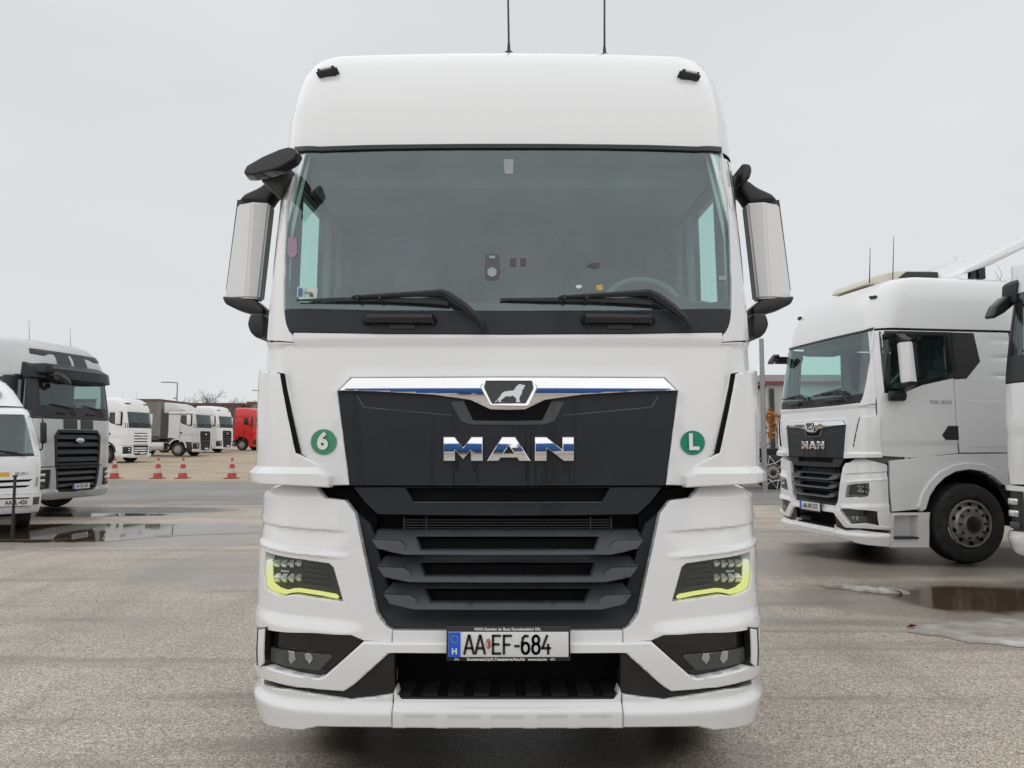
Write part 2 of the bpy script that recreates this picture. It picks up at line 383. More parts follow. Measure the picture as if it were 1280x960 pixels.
# ------------------------------------------------------------------ the setting
def ground_mat(name, c0, c1, speck, scale, wet=0.35, rough=0.62, streak=None, wets=(), wet_shade=()):
    m = bpy.data.materials.new(name); m.use_nodes = True
    t = m.node_tree; b = t.nodes['Principled BSDF']; L = t.links.new
    co = t.nodes.new('ShaderNodeTexCoord')
    def noise(s, d=5, rg=0.55, mapscale=None, rot=0):
        n = t.nodes.new('ShaderNodeTexNoise'); n.inputs['Scale'].default_value = s; n.inputs['Detail'].default_value = d; n.inputs['Roughness'].default_value = rg
        if mapscale:
            mp = t.nodes.new('ShaderNodeMapping'); mp.inputs['Scale'].default_value = mapscale; mp.inputs['Rotation'].default_value = (0, 0, rot)
            L(co.outputs['Object'], mp.inputs[0]); L(mp.outputs[0], n.inputs['Vector'])
        else: L(co.outputs['Object'], n.inputs['Vector'])
        return n.outputs['Fac']
    def rng(v, a, b_, c, d):
        r = t.nodes.new('ShaderNodeMapRange'); r.interpolation_type = 'SMOOTHSTEP'
        for i, q in enumerate((a, b_, c, d)): r.inputs[i + 1].default_value = q
        L(v, r.inputs[0]); return r.outputs[0]
    def mixc(f, a, b_):
        x = t.nodes.new('ShaderNodeMix'); x.data_type = 'RGBA'; L(f, x.inputs['Factor'])
        for i, q in ((6, a), (7, b_)):
            if isinstance(q, tuple): x.inputs[i].default_value = (*q, 1)
            else: L(q, x.inputs[i])
        return x.outputs[2]
    def math_(op, a, b_):
        x = t.nodes.new('ShaderNodeMath'); x.operation = op; x.use_clamp = op != 'MULTIPLY_ADD'
        for i, q in ((0, a), (1, b_)):
            if isinstance(q, (int, float)): x.inputs[i].default_value = q
            else: L(q, x.inputs[i])
        return x.outputs[0]
    big = noise(0.35, 6); st = noise(0.55, 6, 0.62, (2.4, 0.24, 1), R(-6)) if streak is None else noise(*streak)
    fine = noise(26, 4, 0.7)
    col = mixc(rng(big, 0.35, 0.65, 0, 1), c0, c1)
    dk = tuple(x * 0.62 for x in c1)
    col = mixc(rng(st, 0.48, 0.70, 0, 0.62), col, dk)
    # separate stones of the aggregate
    vo = t.nodes.new('ShaderNodeTexVoronoi'); vo.inputs['Scale'].default_value = scale; L(co.outputs['Object'], vo.inputs['Vector'])
    sx = t.nodes.new('ShaderNodeSeparateColor'); L(vo.outputs['Color'], sx.inputs[0])
    v1 = t.nodes.new('ShaderNodeVectorMath'); v1.operation = 'SCALE'; L(col, v1.inputs[0]); L(rng(sx.outputs[0], 0.0, 1.0, 1 - speck, 1 + speck), v1.inputs['Scale'])
    v2 = t.nodes.new('ShaderNodeVectorMath'); v2.operation = 'SCALE'; L(v1.outputs[0], v2.inputs[0]); L(rng(fine, 0.3, 0.7, 0.86, 1.12), v2.inputs['Scale'])
    col = v2.outputs[0]
    wv = rng(noise(0.26, 7, 0.62, (0.7, 1.6, 1)), 0.48, 0.66, 0, 1)
    sep = None
    for (cx, cy, ax, ay) in wets:                                    # damp margins round the standing water
        mp = t.nodes.new('ShaderNodeMapping'); mp.vector_type = 'POINT'
        mp.inputs['Location'].default_value = (-cx / ax, -cy / ay, 0); mp.inputs['Scale'].default_value = (1 / ax, 1 / ay, 0)
        L(co.outputs['Object'], mp.inputs[0])
        ln = t.nodes.new('ShaderNodeVectorMath'); ln.operation = 'LENGTH'; L(mp.outputs[0], ln.inputs[0])
        q = t.nodes.new('ShaderNodeMath'); q.operation = 'MULTIPLY_ADD'; L(noise(1.1, 6, 0.65), q.inputs[0]); q.inputs[1].default_value = 0.9; L(ln.outputs['Value'], q.inputs[2])
        g = rng(q.outputs[0], 1.15, 1.55, 1, 0)
        wv = math_('MAXIMUM', wv, g)
    damp = math_('MULTIPLY', wv, wet)
    col = mixc(damp, col, tuple(x * 0.45 for x in c1))
    st2 = noise(0.8, 6, 0.65, (0.25, 2.6, 1), R(9)); col = mixc(rng(st2, 0.50, 0.66, 0, 0.55), col, tuple(x * 0.5 for x in c1))
    sp = t.nodes.new('ShaderNodeTexVoronoi'); sp.inputs['Scale'].default_value = 3.2; L(co.outputs['Object'], sp.inputs['Vector'])
    col = mixc(rng(sp.outputs['Distance'], 0.02, 0.055, 0.75, 0), col, (0.06, 0.05, 0.04))
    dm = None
    for (cx, cy, ax, ay) in wet_shade:                                   # wet ground under the vehicles, with their shade painted in as darker colour
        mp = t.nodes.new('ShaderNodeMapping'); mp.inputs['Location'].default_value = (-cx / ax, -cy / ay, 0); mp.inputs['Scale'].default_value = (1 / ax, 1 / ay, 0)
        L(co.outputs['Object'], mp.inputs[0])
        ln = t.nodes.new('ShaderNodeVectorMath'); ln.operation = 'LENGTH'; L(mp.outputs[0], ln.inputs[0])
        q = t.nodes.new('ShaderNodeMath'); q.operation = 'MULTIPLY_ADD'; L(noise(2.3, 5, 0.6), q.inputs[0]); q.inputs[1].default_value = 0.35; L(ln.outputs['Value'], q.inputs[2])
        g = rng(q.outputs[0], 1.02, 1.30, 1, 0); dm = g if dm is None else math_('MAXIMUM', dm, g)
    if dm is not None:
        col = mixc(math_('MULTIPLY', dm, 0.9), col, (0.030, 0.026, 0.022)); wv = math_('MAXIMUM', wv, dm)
    L(col, b.inputs['Base Color'])
    L(rng(math_('MULTIPLY', wv, 1.0), 0, 1, rough, rough * 0.48), b.inputs['Roughness'])
    b.inputs['Specular IOR Level'].default_value = 0.5
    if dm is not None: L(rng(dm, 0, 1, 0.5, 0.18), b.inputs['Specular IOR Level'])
    bp = t.nodes.new('ShaderNodeBump'); bp.inputs['Strength'].default_value = 0.55; bp.inputs['Distance'].default_value = 0.004
    h = math_('ADD', math_('MULTIPLY', vo.outputs['Distance'], 0.9), math_('MULTIPLY', fine, 0.5)); L(h, bp.inputs['Height']); L(bp.outputs[0], b.inputs['Normal'])
    return m

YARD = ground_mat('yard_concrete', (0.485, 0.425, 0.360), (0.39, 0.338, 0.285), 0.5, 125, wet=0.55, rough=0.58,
                  wets=((-6.9, 13.0, 4.2, 2.0), (4.7, 7.6, 2.4, 1.2), (-2.6, 9.6, 2.3, 1.5), (4.4, 10.0, 2.2, 1.4), (-9.5, 16.5, 3.0, 1.3)), wet_shade=((0.0, 5.35, 1.24, 2.12), (5.9, 10.7, 1.9, 1.15), (-8.9, 17.6, 2.6, .9)))
ROAD = ground_mat('road_asphalt', (0.25, 0.232, 0.21), (0.205, 0.19, 0.175), 0.3, 120, wet=0.4, rough=0.5, streak=(0.6, 5, 0.6, (0.12, 3.0, 1), 0))
LOT = ground_mat('lot_gravel', (0.50, 0.39, 0.27), (0.40, 0.325, 0.24), 0.3, 40, wet=0.35, rough=0.8, streak=(0.5, 6, 0.6, (0.25, 1.6, 1), R(6)))
def sheet(name, x0, x1, ys, dz, mat, wob=0.0, nx=1):
    bm = bmesh.new(); rows = []
    for j, y in enumerate(ys):
        row = []
        for i in range(nx + 1):
            x = x0 + (x1 - x0) * i / nx; yy = y
            if wob and j in (0, len(ys) - 1): yy += (rnd.random() - 0.5) * wob
            row.append(bm.verts.new((x, yy, terr(yy) + dz)))
        rows.append(row)
    for a, b in zip(rows, rows[1:]):
        for i in range(nx): bm.faces.new((a[i], a[i + 1], b[i + 1], b[i]))
    o = finish(bm, name, mat, None, 0); tag(o, kind='structure'); return o
sheet('yard_ground', -600, 600, [-600, 0, 28, 76.8, 900], 0, YARD)
sheet('road', -300, 300, [19.2, 28, 30.0], 0.004, ROAD, 0.35, 240)
sheet('gravel_lot', -300, 300, [30.3, 40, 60, 76.8, 300], 0.008, LOT, 0.5, 240)

def _water(name, tint, rough, lo, hi):
    WATER = bpy.data.materials.new(name); WATER.use_nodes = True
    t = WATER.node_tree; t.nodes.clear(); L = t.links.new
    o = t.nodes.new('ShaderNodeOutputMaterial'); tr = t.nodes.new('ShaderNodeBsdfTransparent'); gl = t.nodes.new('ShaderNodeBsdfGlossy')
    tr.inputs[0].default_value = (*tint, 1); gl.inputs['Roughness'].default_value = rough
    lw = t.nodes.new('ShaderNodeLayerWeight'); pw = t.nodes.new('ShaderNodeMath'); pw.operation = 'POWER'; pw.inputs[1].default_value = 5; L(lw.outputs['Facing'], pw.inputs[0])
    fr = t.nodes.new('ShaderNodeMath'); fr.operation = 'MULTIPLY_ADD'; L(pw.outputs[0], fr.inputs[0]); fr.inputs[1].default_value = 0.96; fr.inputs[2].default_value = 0.025
    mx = t.nodes.new('ShaderNodeMixShader'); L(fr.outputs[0], mx.inputs[0]); L(tr.outputs[0], mx.inputs[1]); L(gl.outputs[0], mx.inputs[2])
    at_ = t.nodes.new('ShaderNodeAttribute'); at_.attribute_name = 'shore'
    co = t.nodes.new('ShaderNodeTexCoord'); n = t.nodes.new('ShaderNodeTexNoise'); n.inputs['Scale'].default_value = 3.5; n.inputs['Detail'].default_value = 6; n.inputs['Roughness'].default_value = 0.65
    L(co.outputs['Object'], n.inputs['Vector'])
    a = t.nodes.new('ShaderNodeMath'); a.operation = 'MULTIPLY_ADD'; L(n.outputs['Fac'], a.inputs[0]); a.inputs[1].default_value = 0.9; L(at_.outputs['Fac'], a.inputs[2])
    r = t.nodes.new('ShaderNodeMapRange'); r.interpolation_type = 'SMOOTHSTEP'; r.inputs[1].default_value = lo; r.inputs[2].default_value = hi; L(a.outputs[0], r.inputs[0])
    n2 = t.nodes.new('ShaderNodeTexNoise'); n2.inputs['Scale'].default_value = 2.5; L(co.outputs['Object'], n2.inputs['Vector']); bp = t.nodes.new('ShaderNodeBump'); bp.inputs['Strength'].default_value = 0.03; bp.inputs['Distance'].default_value = 0.01
    L(n2.outputs['Fac'], bp.inputs['Height']); L(bp.outputs[0], gl.inputs['Normal'])
    t2 = t.nodes.new('ShaderNodeBsdfTransparent'); m2 = t.nodes.new('ShaderNodeMixShader'); L(r.outputs[0], m2.inputs[0]); L(t2.outputs[0], m2.inputs[1]); L(mx.outputs[0], m2.inputs[2]); L(m2.outputs[0], o.inputs[0])
    return WATER
WATER = _water('standing_water', (0.46, 0.40, 0.33), 0.03, 0.50, 0.82)
SHALLOW = _water('shallow_water', (0.56, 0.47, 0.38), 0.10, 0.62, 1.15)
def pool(name, pts, z, mat, jit=0.05, sub=5, thick=0.0, seed=3, reach=0.45):
    r = random.Random(seed); poly = []
    n = len(pts)
    for i in range(n):
        a, b = Vector(pts[i]), Vector(pts[(i + 1) % n]); p0, p3 = Vector(pts[i - 1]), Vector(pts[(i + 2) % n])
        for k in range(sub):
            u = k / sub
            q = 0.5 * ((2 * a) + (b - p0) * u + (2 * p0 - 5 * a + 4 * b - p3) * u * u + (3 * a - p0 - 3 * b + p3) * u ** 3)
            poly.append((q.x + (r.random() - .5) * jit, q.y + (r.random() - .5) * jit))
    bm = bmesh.new(); f = bm.faces.new([bm.verts.new((x, y, z)) for x, y in poly]); f.normal_update()
    if f.normal.z < 0: f.normal_flip()
    for ax in (0, 1):
        lo, hi = min(p[ax] for p in poly), max(p[ax] for p in poly); k = int((hi - lo) / .14)
        for i in range(1, k):
            c = [0, 0, z]; c[ax] = lo + (hi - lo) * i / k; nn = [0, 0, 0]; nn[ax] = 1
            bmesh.ops.bisect_plane(bm, geom=bm.verts[:] + bm.edges[:] + bm.faces[:], plane_co=c, plane_no=nn, dist=1e-5)
    bmesh.ops.triangulate(bm, faces=bm.faces[:])
    def dist(p):
        best = 9
        for (ax_, ay_), (bx, by) in zip(poly, poly[1:] + poly[:1]):
            u = max(0, min(1, ((p.x - ax_) * (bx - ax_) + (p.y - ay_) * (by - ay_)) / ((bx - ax_) ** 2 + (by - ay_) ** 2 + 1e-9)))
            best = min(best, math.hypot(p.x - ax_ - u * (bx - ax_), p.y - ay_ - u * (by - ay_)))
        return best
    vals = [min(1, dist(v.co) / reach) for v in bm.verts]
    o = finish(bm, name, mat, None, 0); at_ = o.data.attributes.new('shore', 'FLOAT', 'POINT')
    for i, v in enumerate(vals): at_.data[i].value = v
    return o
tag(pool('puddle', [(-9.6, 12.4), (-8.2, 11.85), (-6.2, 12.0), (-5.6, 12.6), (-4.2, 13.1), (-2.4, 13.5), (-1.4, 13.75), (-2.4, 14.1), (-4.6, 14.4), (-5.6, 14.7), (-7.4, 14.75), (-9.4, 14.6), (-11, 13.6)], 0.006, WATER, 0.12, 7), kind='structure')
tag(pool('puddle', [(-10.6, 16.2), (-9.0, 15.9), (-7.4, 16.3), (-7.0, 16.6), (-8.6, 16.9), (-10.6, 16.8)], 0.006, WATER, 0.1, 6), kind='structure')
tag(pool('puddle', [(3.75, 7.0), (4.3, 6.85), (5.2, 6.8), (6.2, 7.0), (6.4, 7.8), (5.6, 8.3), (4.5, 8.5), (3.9, 8.25), (3.1, 8.2), (2.9, 7.95), (3.5, 7.75)], 0.006, SHALLOW, 0.07, 6, seed=9), kind='structure')
tag(pool('puddle', [(1.9, 9.0), (2.6, 8.85), (3.0, 9.05), (2.6, 9.3), (1.95, 9.3)], 0.006, SHALLOW, 0.08, 5, seed=5), kind='structure')

ICE = M('dirty_ice', (0.36, 0.325, 0.285), 0.35, coat=0.3, noise=(3, 0.25), dirt=((0.64, 0.63, 0.61), 2.6, 1.0), bump=(14, 0.9))
def slab(name, pts, h, label, seed, sub=6):
    r = random.Random(seed); n = len(pts); rim = []
    for i in range(n):
        a, b = Vector(pts[i]), Vector(pts[(i + 1) % n])
        for k in range(sub):
            q = a.lerp(b, k / sub); rim.append(Vector((q.x + (r.random() - .5) * .07, q.y + (r.random() - .5) * .05)))
    c = sum(rim, Vector((0, 0))) / len(rim); bm = bmesh.new(); rings = []
    for f, z in ((1.0, 0.0), (0.985, 0.6 * h), (0.93, 0.95 * h), (0.7, 1.05 * h), (0.4, 0.9 * h), (0.12, 1.0 * h)):
        rings.append([bm.verts.new((c.x + (p.x - c.x) * f, c.y + (p.y - c.y) * f, 0.004 + max(0, z + (r.random() - .5) * h * .35 * (z > 0)))) for p in rim])
    for a, b in zip(rings, rings[1:]):
        for i in range(len(a)): bm.faces.new((a[i], a[(i + 1) % len(a)], b[(i + 1) % len(a)], b[i]))
    bm.faces.new(rings[-1]); bmesh.ops.recalc_face_normals(bm, faces=bm.faces[:])
    return tag(finish(bm, name, ICE, None, 60), label, 'ice')
slab('ice_slab', [(3.2, 6.35), (3.5, 6.0), (4.0, 5.78), (4.7, 5.75), (5.2, 6.1), (4.9, 6.5), (4.2, 6.72), (3.7, 6.62)], 0.03, 'large flat slab of dirty grey ice melting at the edge of the puddle on the right', 4)
slab('ice_slab', [(3.28, 8.25), (3.5, 8.08), (3.78, 7.9), (3.98, 7.86), (3.95, 7.98), (3.7, 8.12), (3.45, 8.32)], 0.035, 'small narrow strip of white ice at the far edge of the puddle', 8)
LEAF = M('dead_leaf_brown', (0.16, 0.055, 0.025), 0.7)
def dead_leaf(x, y, s, label):
    bm = bmesh.new(); r = random.Random(x)
    for k in range(5):
        a = r.random() * 6.28; vs = [bm.verts.new((math.cos(a + t) * s * q, math.sin(a + t) * s * q * .6, 0.008 + r.random() * s * .5)) for t, q in ((0, 1), (1.2, .6), (3.14, .9), (4.5, .5))]
        bm.faces.new(vs)
    return tag(finish(bm, 'dead_leaf', LEAF, None, 0, loc=(x, y, 0)), label, 'leaf')
dead_leaf(3.30, 6.47, 0.05, 'crumpled brown leaf lying beside the large slab of ice')

# ------------------------------------------------------------------ the white tractor unit (built once, front measured from the photograph)
RX, RY = -0.0197, 3.46
TG = Surf([(0.20, 0.05, 1.140, 0.28), (0.36, 0.03, 1.152, 0.28), (0.62, 0.0, 1.188, 0.27), (0.95, 0.0, 1.188, 0.26), (1.30, 0.02, 1.180, 0.26),
           (1.72, 0.03, 1.185, 0.26), (2.02, 0.05, 1.183, 0.26), (2.5, 0.115, 1.180, 0.27), (2.98, 0.20, 1.170, 0.28), (3.1, 0.225, 1.168, 0.28)])
ROOF_SECS = [(2.985, .215, 1.172, .28), (3.2, .262, 1.168, .28), (3.35, .325, 1.160, .28), (3.48, .395, 1.146, .27), (3.57, .465, 1.12, .25), (3.625, .54, 1.098, .23), (3.658, .62, 1.07, .22),
            (3.680, .72, 1.03, .22), (3.696, .86, .96, .25), (3.706, 1.05, .83, .3), (3.710, 1.35, .6, .3)]
RFT = Surf(ROOF_SECS)
CPX = 634.5
def Q(px, py, off=0.0, y_at=None, TG=TG):
    """photo pixel on the truck's face -> (s, z) on its surface"""
    cp, sp = math.cos(PITCH), math.sin(PITCH); dx, dy, dz = px - 640, 960 * cp - (480 - py) * sp, 960 * sp + (480 - py) * cp
    y = RY + 0.1; s = 0
    for _ in range(10):
        z = CAM_H + dz / dy * y
        lim = TG.s_sil(z); lo, hi = -lim, lim; k = dx / dy
        for _ in range(22):
            m = (lo + hi) / 2; p = TG.P(m, z, off)
            if (p.x + RX) / (p.y + RY) < k: lo = m
            else: hi = m
        s = (lo + hi) / 2; y = TG.P(s, z, off).y + RY
    return (s, z)
def W(px, py, seam=0.24, off=0.0):
    """as Q for a left-hand silhouette pixel, but carried round the corner to the side seam"""
    s, z = Q(px, py, off); return (-TG.s_y(seam, z), z)
def qs(pts, off=0.0):
    r = []
    for p in pts:
        if len(p) == 3: r.append(W(p[0], p[1], p[2], off))
        else: r.append(Q(p[0], p[1], off))
    return r
def mir(pts): return [(-s, z) for s, z in pts][::-1]
def sym(pts, off=0.0):
    a = qs(pts, off); return a + mir(a)
def at(px, py, ylocal):
    """photo pixel at a given depth behind the truck's nose -> local point"""
    cp, sp = math.cos(PITCH), math.sin(PITCH); dx, dy, dz = px - 640, 960 * cp - (480 - py) * sp, 960 * sp + (480 - py) * cp
    y = RY + ylocal; return Vector((dx / dy * y - RX, ylocal, CAM_H + dz / dy * y))
def face(px, py, off):
    s, z = Q(px, py, off); return TG.P(s, z, off)
def sstep(a, b, x):
    t = max(0, min(1, (x - a) / (b - a))); return t * t * (3 - 2 * t)
def Ys(pts, side=1):
    """side view (y, z) -> (s, z)"""
    return [(side * TG.s_y(y, z), z) for y, z in pts]

def wheel(parent, x, y, z, side, rad=0.505, width=0.30, dual=False, lite=False):
    sg = 20 if lite else 48; w = width / 2
    bm = bmesh.new()
    prof = [(0.30, -w * .75), (0.34, -w * .98), (rad * .86, -w * 1.02), (rad * .95, -w * .93), (rad * .985, -w * .8), (rad, -w * .6)]
    if not lite:
        for k in (-.42, -.14, .14, .42): prof += [(rad, w * (k - .05)), (rad - .012, w * (k - .03)), (rad - .012, w * (k + .03)), (rad, w * (k + .05))]
    prof += [(rad, w * .6), (rad * .985, w * .8), (rad * .95, w * .93), (rad * .86, w * 1.02), (0.34, w * .98), (0.30, w * .75)]
    lathe(bm, prof, sg); bmesh.ops.recalc_face_normals(bm, faces=bm.faces[:])
    o = finish(bm, 'wheel', RUBBER, parent, 30, loc=(x, y, z))
    d = w * side; k = side
    if dual: pr = [(0.30, d * .8), (0.29, d * 0.95), (0.27, d * .9), (0.25, -d * .2), (0.19, -d * .45), (0.12, -d * .4), (0.12, d * .2), (0.0, d * .25)]
    else: pr = [(0.30, d * .8), (0.295, d * 1.0), (0.275, d * 1.0), (0.265, d * .75), (0.235, d * .80), (0.205, d * 1.12), (0.15, d * 1.18), (0.115, d * 1.12), (0.11, d * 1.30), (0.02, d * 1.34), (0.0, d * 1.34)]
    bm = bmesh.new(); lathe(bm, pr, sg); bmesh.ops.remove_doubles(bm, verts=bm.verts[:], dist=1e-4); bmesh.ops.recalc_face_normals(bm, faces=bm.faces[:])
    finish(bm, 'rim', STEEL, o, 30)
    if not lite and not dual:
        for nm, pr, sg2, rr, ph, mt in (('wheel_nut', [(0.017, d * 1.12), (0.017, d * 1.32), (0.0, d * 1.34)], 6, .18, 0, FRAME), ('hand_hole', [(0.026, d * .86), (0.026, d * .965), (0.0, d * .97)], 10, .243, .5, CAVITY)):
            bm = bmesh.new(); lathe(bm, pr, sg2); bmesh.ops.remove_doubles(bm, verts=bm.verts[:], dist=1e-5); bmesh.ops.recalc_face_normals(bm, faces=bm.faces[:]); n0 = finish(bm, nm, mt, o, 30)
            for i in range(10):
                t = 2 * math.pi * (i + ph) / 10; q = n0 if i == 0 else link(nm, n0.data, None, o); q.location = (0, rr * math.cos(t), rr * math.sin(t))
        lathe_obj('hub_cap', [(0.108, d * 1.1), (0.105, d * 1.36), (0.09, d * 1.42), (0.0, d * 1.43)], BLACK, o, 24)
    return o

def chassis(root, lite=False, wb=3.6, tank=TANK, arch_y=1.45):
    for sx in (-1, 1):
        box('frame_rail', (sx * .38, 3.6, .88), (.09, 5.6, .26), FRAME, root)
        la = [(-.70, .35), (-.64, .62), (-.5, .86), (-.28, 1.04), (0, 1.11), (.28, 1.04), (.5, .86), (.64, .62), (.70, .35), (.66, .35), (.60, .60), (.47, .83), (.26, 1.00), (0, 1.07), (-.26, 1.0), (-.47, .83), (-.60, .60), (-.66, .35)]
        prism('wheel_liner', [(arch_y + y, z + .10) for y, z in la], sx * .50, sx * 1.13, BLACK, root, 0, axis='x')
        box('liner_wall', (sx * .50, arch_y, .82), (.02, 1.3, .75), BLACK, root)
        wheel(root, sx * 1.04, arch_y, .505, sx, lite=lite)
        wheel(root, sx * .93, arch_y + wb, .505, sx, width=.56, dual=True, lite=lite)
        box('fuel_tank', (sx * .86, 3.15, .72), (.62, 1.25, .62), tank, root, .12, 3)
        prism('mudguard', [(arch_y + wb - .62, .62), (arch_y + wb - .5, .95), (arch_y + wb - .25, 1.09), (arch_y + wb + .25, 1.09), (arch_y + wb + .5, .95), (arch_y + wb + .62, .62), (arch_y + wb + .58, .62), (arch_y + wb + .47, .91), (arch_y + wb + .24, 1.05), (arch_y + wb - .24, 1.05), (arch_y + wb - .47, .91), (arch_y + wb - .58, .62)], sx * .62, sx * 1.22, BLACK, root, 0, axis='x')
    box('front_axle', (0, arch_y, .5), (1.9, .14, .14), FRAME, root); box('rear_axle', (0, arch_y + wb, .5), (1.5, .2, .2), FRAME, root, .05)
    box('engine_block', (0, 1.25, .85), (.9, 1.7, .75), FRAME, root, .06)
    box('under_tray', (0, .75, .46), (1.9, .9, .03), FRAME, root)
    lathe_obj('coupling_plate', [(0.0, 1.10), (.45, 1.10), (.5, 1.14), (.45, 1.18), (0, 1.18)], FRAME, root, 24, 'z', (0, arch_y + wb - .3, 0), caps=False)

def build_tgx(label, loc, rz):
    root = thing('semi_truck', label, 'truck', loc, rz)
    P = lambda name, out, mat, **k: panel(name, out, TG, mat, k.pop('parent', root), **k)
    both = lambda name, pts, mat, off=0.0, **k: [P(name, qs(pts, off), mat, off=off, **k), P(name, mir(qs(pts, off)), mat, off=off, **k)]
    # ---- roof and windscreen header
    roof = loft('roof', TG, ROOF_SECS, 2.25, WHITE, root)
    A_ = qs([(367.5, 190), (368, 183.5), (400, 183), (460, 181), (540, 180), (CPX, 179.5)], .012); B_ = qs([(400, 188.5), (460, 186.5), (540, 185.2), (CPX, 185)], .012)
    P('windscreen_header', A_ + mir(A_)[1:] + (B_ + mir(B_)[1:])[::-1], BLACK, off=.012, thick=.03, roll=.001)
    # glass with its printed black border
    left = qs([(CPX, 185), (540, 185.5), (460, 187), (400, 189), (371, 191), (365.5, 207), (361.5, 240), (358, 300), (356, 350), (356.5, 386.5), (480, 388), (CPX, 388.5)])
    outl = left + mir(left)[1:-1]
    P('windscreen', outl, GLASS, off=0.0, thick=0, roll=0, grid=.05, smooth=60)
    inn = qs([(CPX, 191), (540, 191.5), (460, 193), (400, 195), (377, 197.5), (371, 203), (366, 240), (362.5, 300), (360.5, 345), (362, 365), (368, 376), (380, 378), (480, 378.5), (CPX, 378.5)])
    P('windscreen_border', outl, BLACK, off=-.006, thick=0, roll=0, holes=[inn + mir(inn)[1:-1]], grid=.06)
    # cowl below the glass
    cw = qs([(CPX, 389), (480, 388.5), (355.5, 387), (356, 398), (358.5, 409), (363, 414), (370, 415.5), (480, 417), (CPX, 418)], .004)
    P('cowl', cw + mir(cw)[1:-1], COWL, off=.004, thick=.05)
    # pillars
    both('pillar', [(369, 187), (363, 184, .30), (349, 230, .26), (338, 337, .24), (334, 382, .24), (332, 427, .22), (365.5, 427.5), (366, 420), (360.5, 414.5), (356.5, 404), (354, 386), (353.8, 350), (356, 300), (359.5, 240), (364, 205)], WHITE, off=.010, thick=.04, grid=.05)
    # ---- upper front panel, U-shaped round the grille
    go_ = [(436.8, 606), (422.3, 489.5), (439.2, 472.2), (CPX, 471.2)]
    gpoly = qs(go_)
    up = qs([(CPX, 419), (480, 418), (368, 416.5), (367.5, 429), (331, 429.5, .22), (330, 458, .22), (322, 520, .22), (320, 600, .22), (409, 607), (436.8, 606), (422.3, 489.5), (439.2, 472.2), (CPX, 471.2)])
    gedge = gpoly + mir(gpoly)
    def dseg(p, a, b):
        ax, az = a; bx, bz = b; t = max(0, min(1, ((p[0] - ax) * (bx - ax) + (p[1] - az) * (bz - az)) / ((bx - ax) ** 2 + (bz - az) ** 2 + 1e-9)))
        return math.hypot(p[0] - ax - t * (bx - ax), p[1] - az - t * (bz - az))
    zt = Q(CPX, 430)[1]
    def rl(s, z):
        d = min(dseg((-abs(s), z), gpoly[i], gpoly[i + 1]) for i in range(len(gpoly) - 1))
        return .012 * (1 - sstep(.012, .028, d)) + .012 * sstep(zt - .004, zt + .012, z)
    P('front_panel', up + mir(up)[1:-1], WHITE, relief=rl, grid=.022, gridz=.02, thick=.05, roll=.004)
    # ---- corner wings with their air slots
    wg = [(349, 467), (322, 461.5, .25), (319.5, 482, .25), (318.5, 540, .25), (318, 586, .25), (315.5, 593, .25), (316, 601, .25), (333, 604), (413, 609), (413.5, 595), (400, 582), (369, 566)]
    zl = Q(360, 588)[1]
    def rw(s, z): return .030 * sstep(zl + .016, zl - .010, z) + .0
    both('corner_wing', wg, WHITE, off=.035, relief=rw, grid=.03, gridz=.015, thick=.07, roll=.006)
    both('air_slot', [(346, 465.5), (352.5, 466.5), (375, 566), (367, 568)], CAVITY, off=.030, thick=.02, roll=0)
    both('slot_lip', [(352.5, 466.5), (356, 469), (382, 570), (375, 566)], WHITE2, off=.012, thick=.02, roll=.002)
    # ---- dark grille cover
    dk = qs([(CPX, 470.5), (438.5, 471.5), (421.5, 489), (438, 607), (CPX, 608)], .0)
    grl = P('grille_cover', dk + mir(dk)[1:-1], DARK, off=.0, grid=.05, thick=.06, roll=.004)
    rc_ = qs([(CPX, 505), (579, 500), (591, 525), (CPX, 525.5)], .004); P('emblem_recess', rc_ + mir(rc_)[1:-1], CAVITY, off=.004, thick=.006, roll=0, grid=.1)
    fa = qs([(563, 502), (576, 527), (590, 531), (CPX, 531.5)], .006); fb = qs([(CPX, 526), (591.5, 525.5), (579.5, 500.5)], .006)
    P('recess_frame', fa + mir(fa)[1:] + mir(fb)[0:2] + fb, SLAT, off=.006, thick=.008, roll=.002, grid=.1)
    both('ledge_trim', [(445, 494.5), (447.5, 494.5), (455.5, 508.2), (565, 518.6), (565.5, 520.2), (454, 510)], SLAT, off=.003, thick=.004, roll=.0008, grid=.2)
    for x_, y0, y1, wd in ((641, 531, 545, 1.2), (648, 531, 552, 1.4), (657.5, 531, 601, 1.8), (663.5, 531, 575, 1.3), (669.5, 531, 607, 2.2), (680, 531, 541, 1.2), (567, 577, 606, 1.6), (571, 577, 588, 5), (597, 577, 604, 1.5), (593, 577, 590, 7), (683, 577, 606, 1.4), (712, 577, 605, 1.5), (706, 577, 592, 8), (660, 577, 606, 2.4)):
        P('water_streak', qs([(x_ - wd / 2, y0), (x_ + wd / 2, y0), (x_ + wd * .3, y1), (x_ - wd * .2, y1)], .002), STREAK, off=.0025, thick=.002, roll=0, grid=.3)
    # chrome strip
    ct = [(CPX, 472), (607, 472), (560, 472.2), (440.5, 472.8), (424.5, 488.5)]
    cb = [(470, 489.5), (541, 493.5), (588, 500), (613, 512), (CPX, 512.5)]
    ch = qs(ct, .012) + qs(cb, .012)
    ztop = Q(CPX, 474)[1]
    zch = Q(500, 477.5)[1]
    def rc(s, z):
        d = z - zch; return .018 - (6.0 if d > 0 else .85) * d * d
    P('chrome_strip', ch + mir(ch)[1:-1], CHROME, off=.010, relief=rc, grid=.03, gridz=.006, thick=.03, roll=.002, smooth=60)
    # emblem shield with the lion
    def e2(l): return [(590 + x / 14.22, 465 + y / 14.22) for x, y in l]
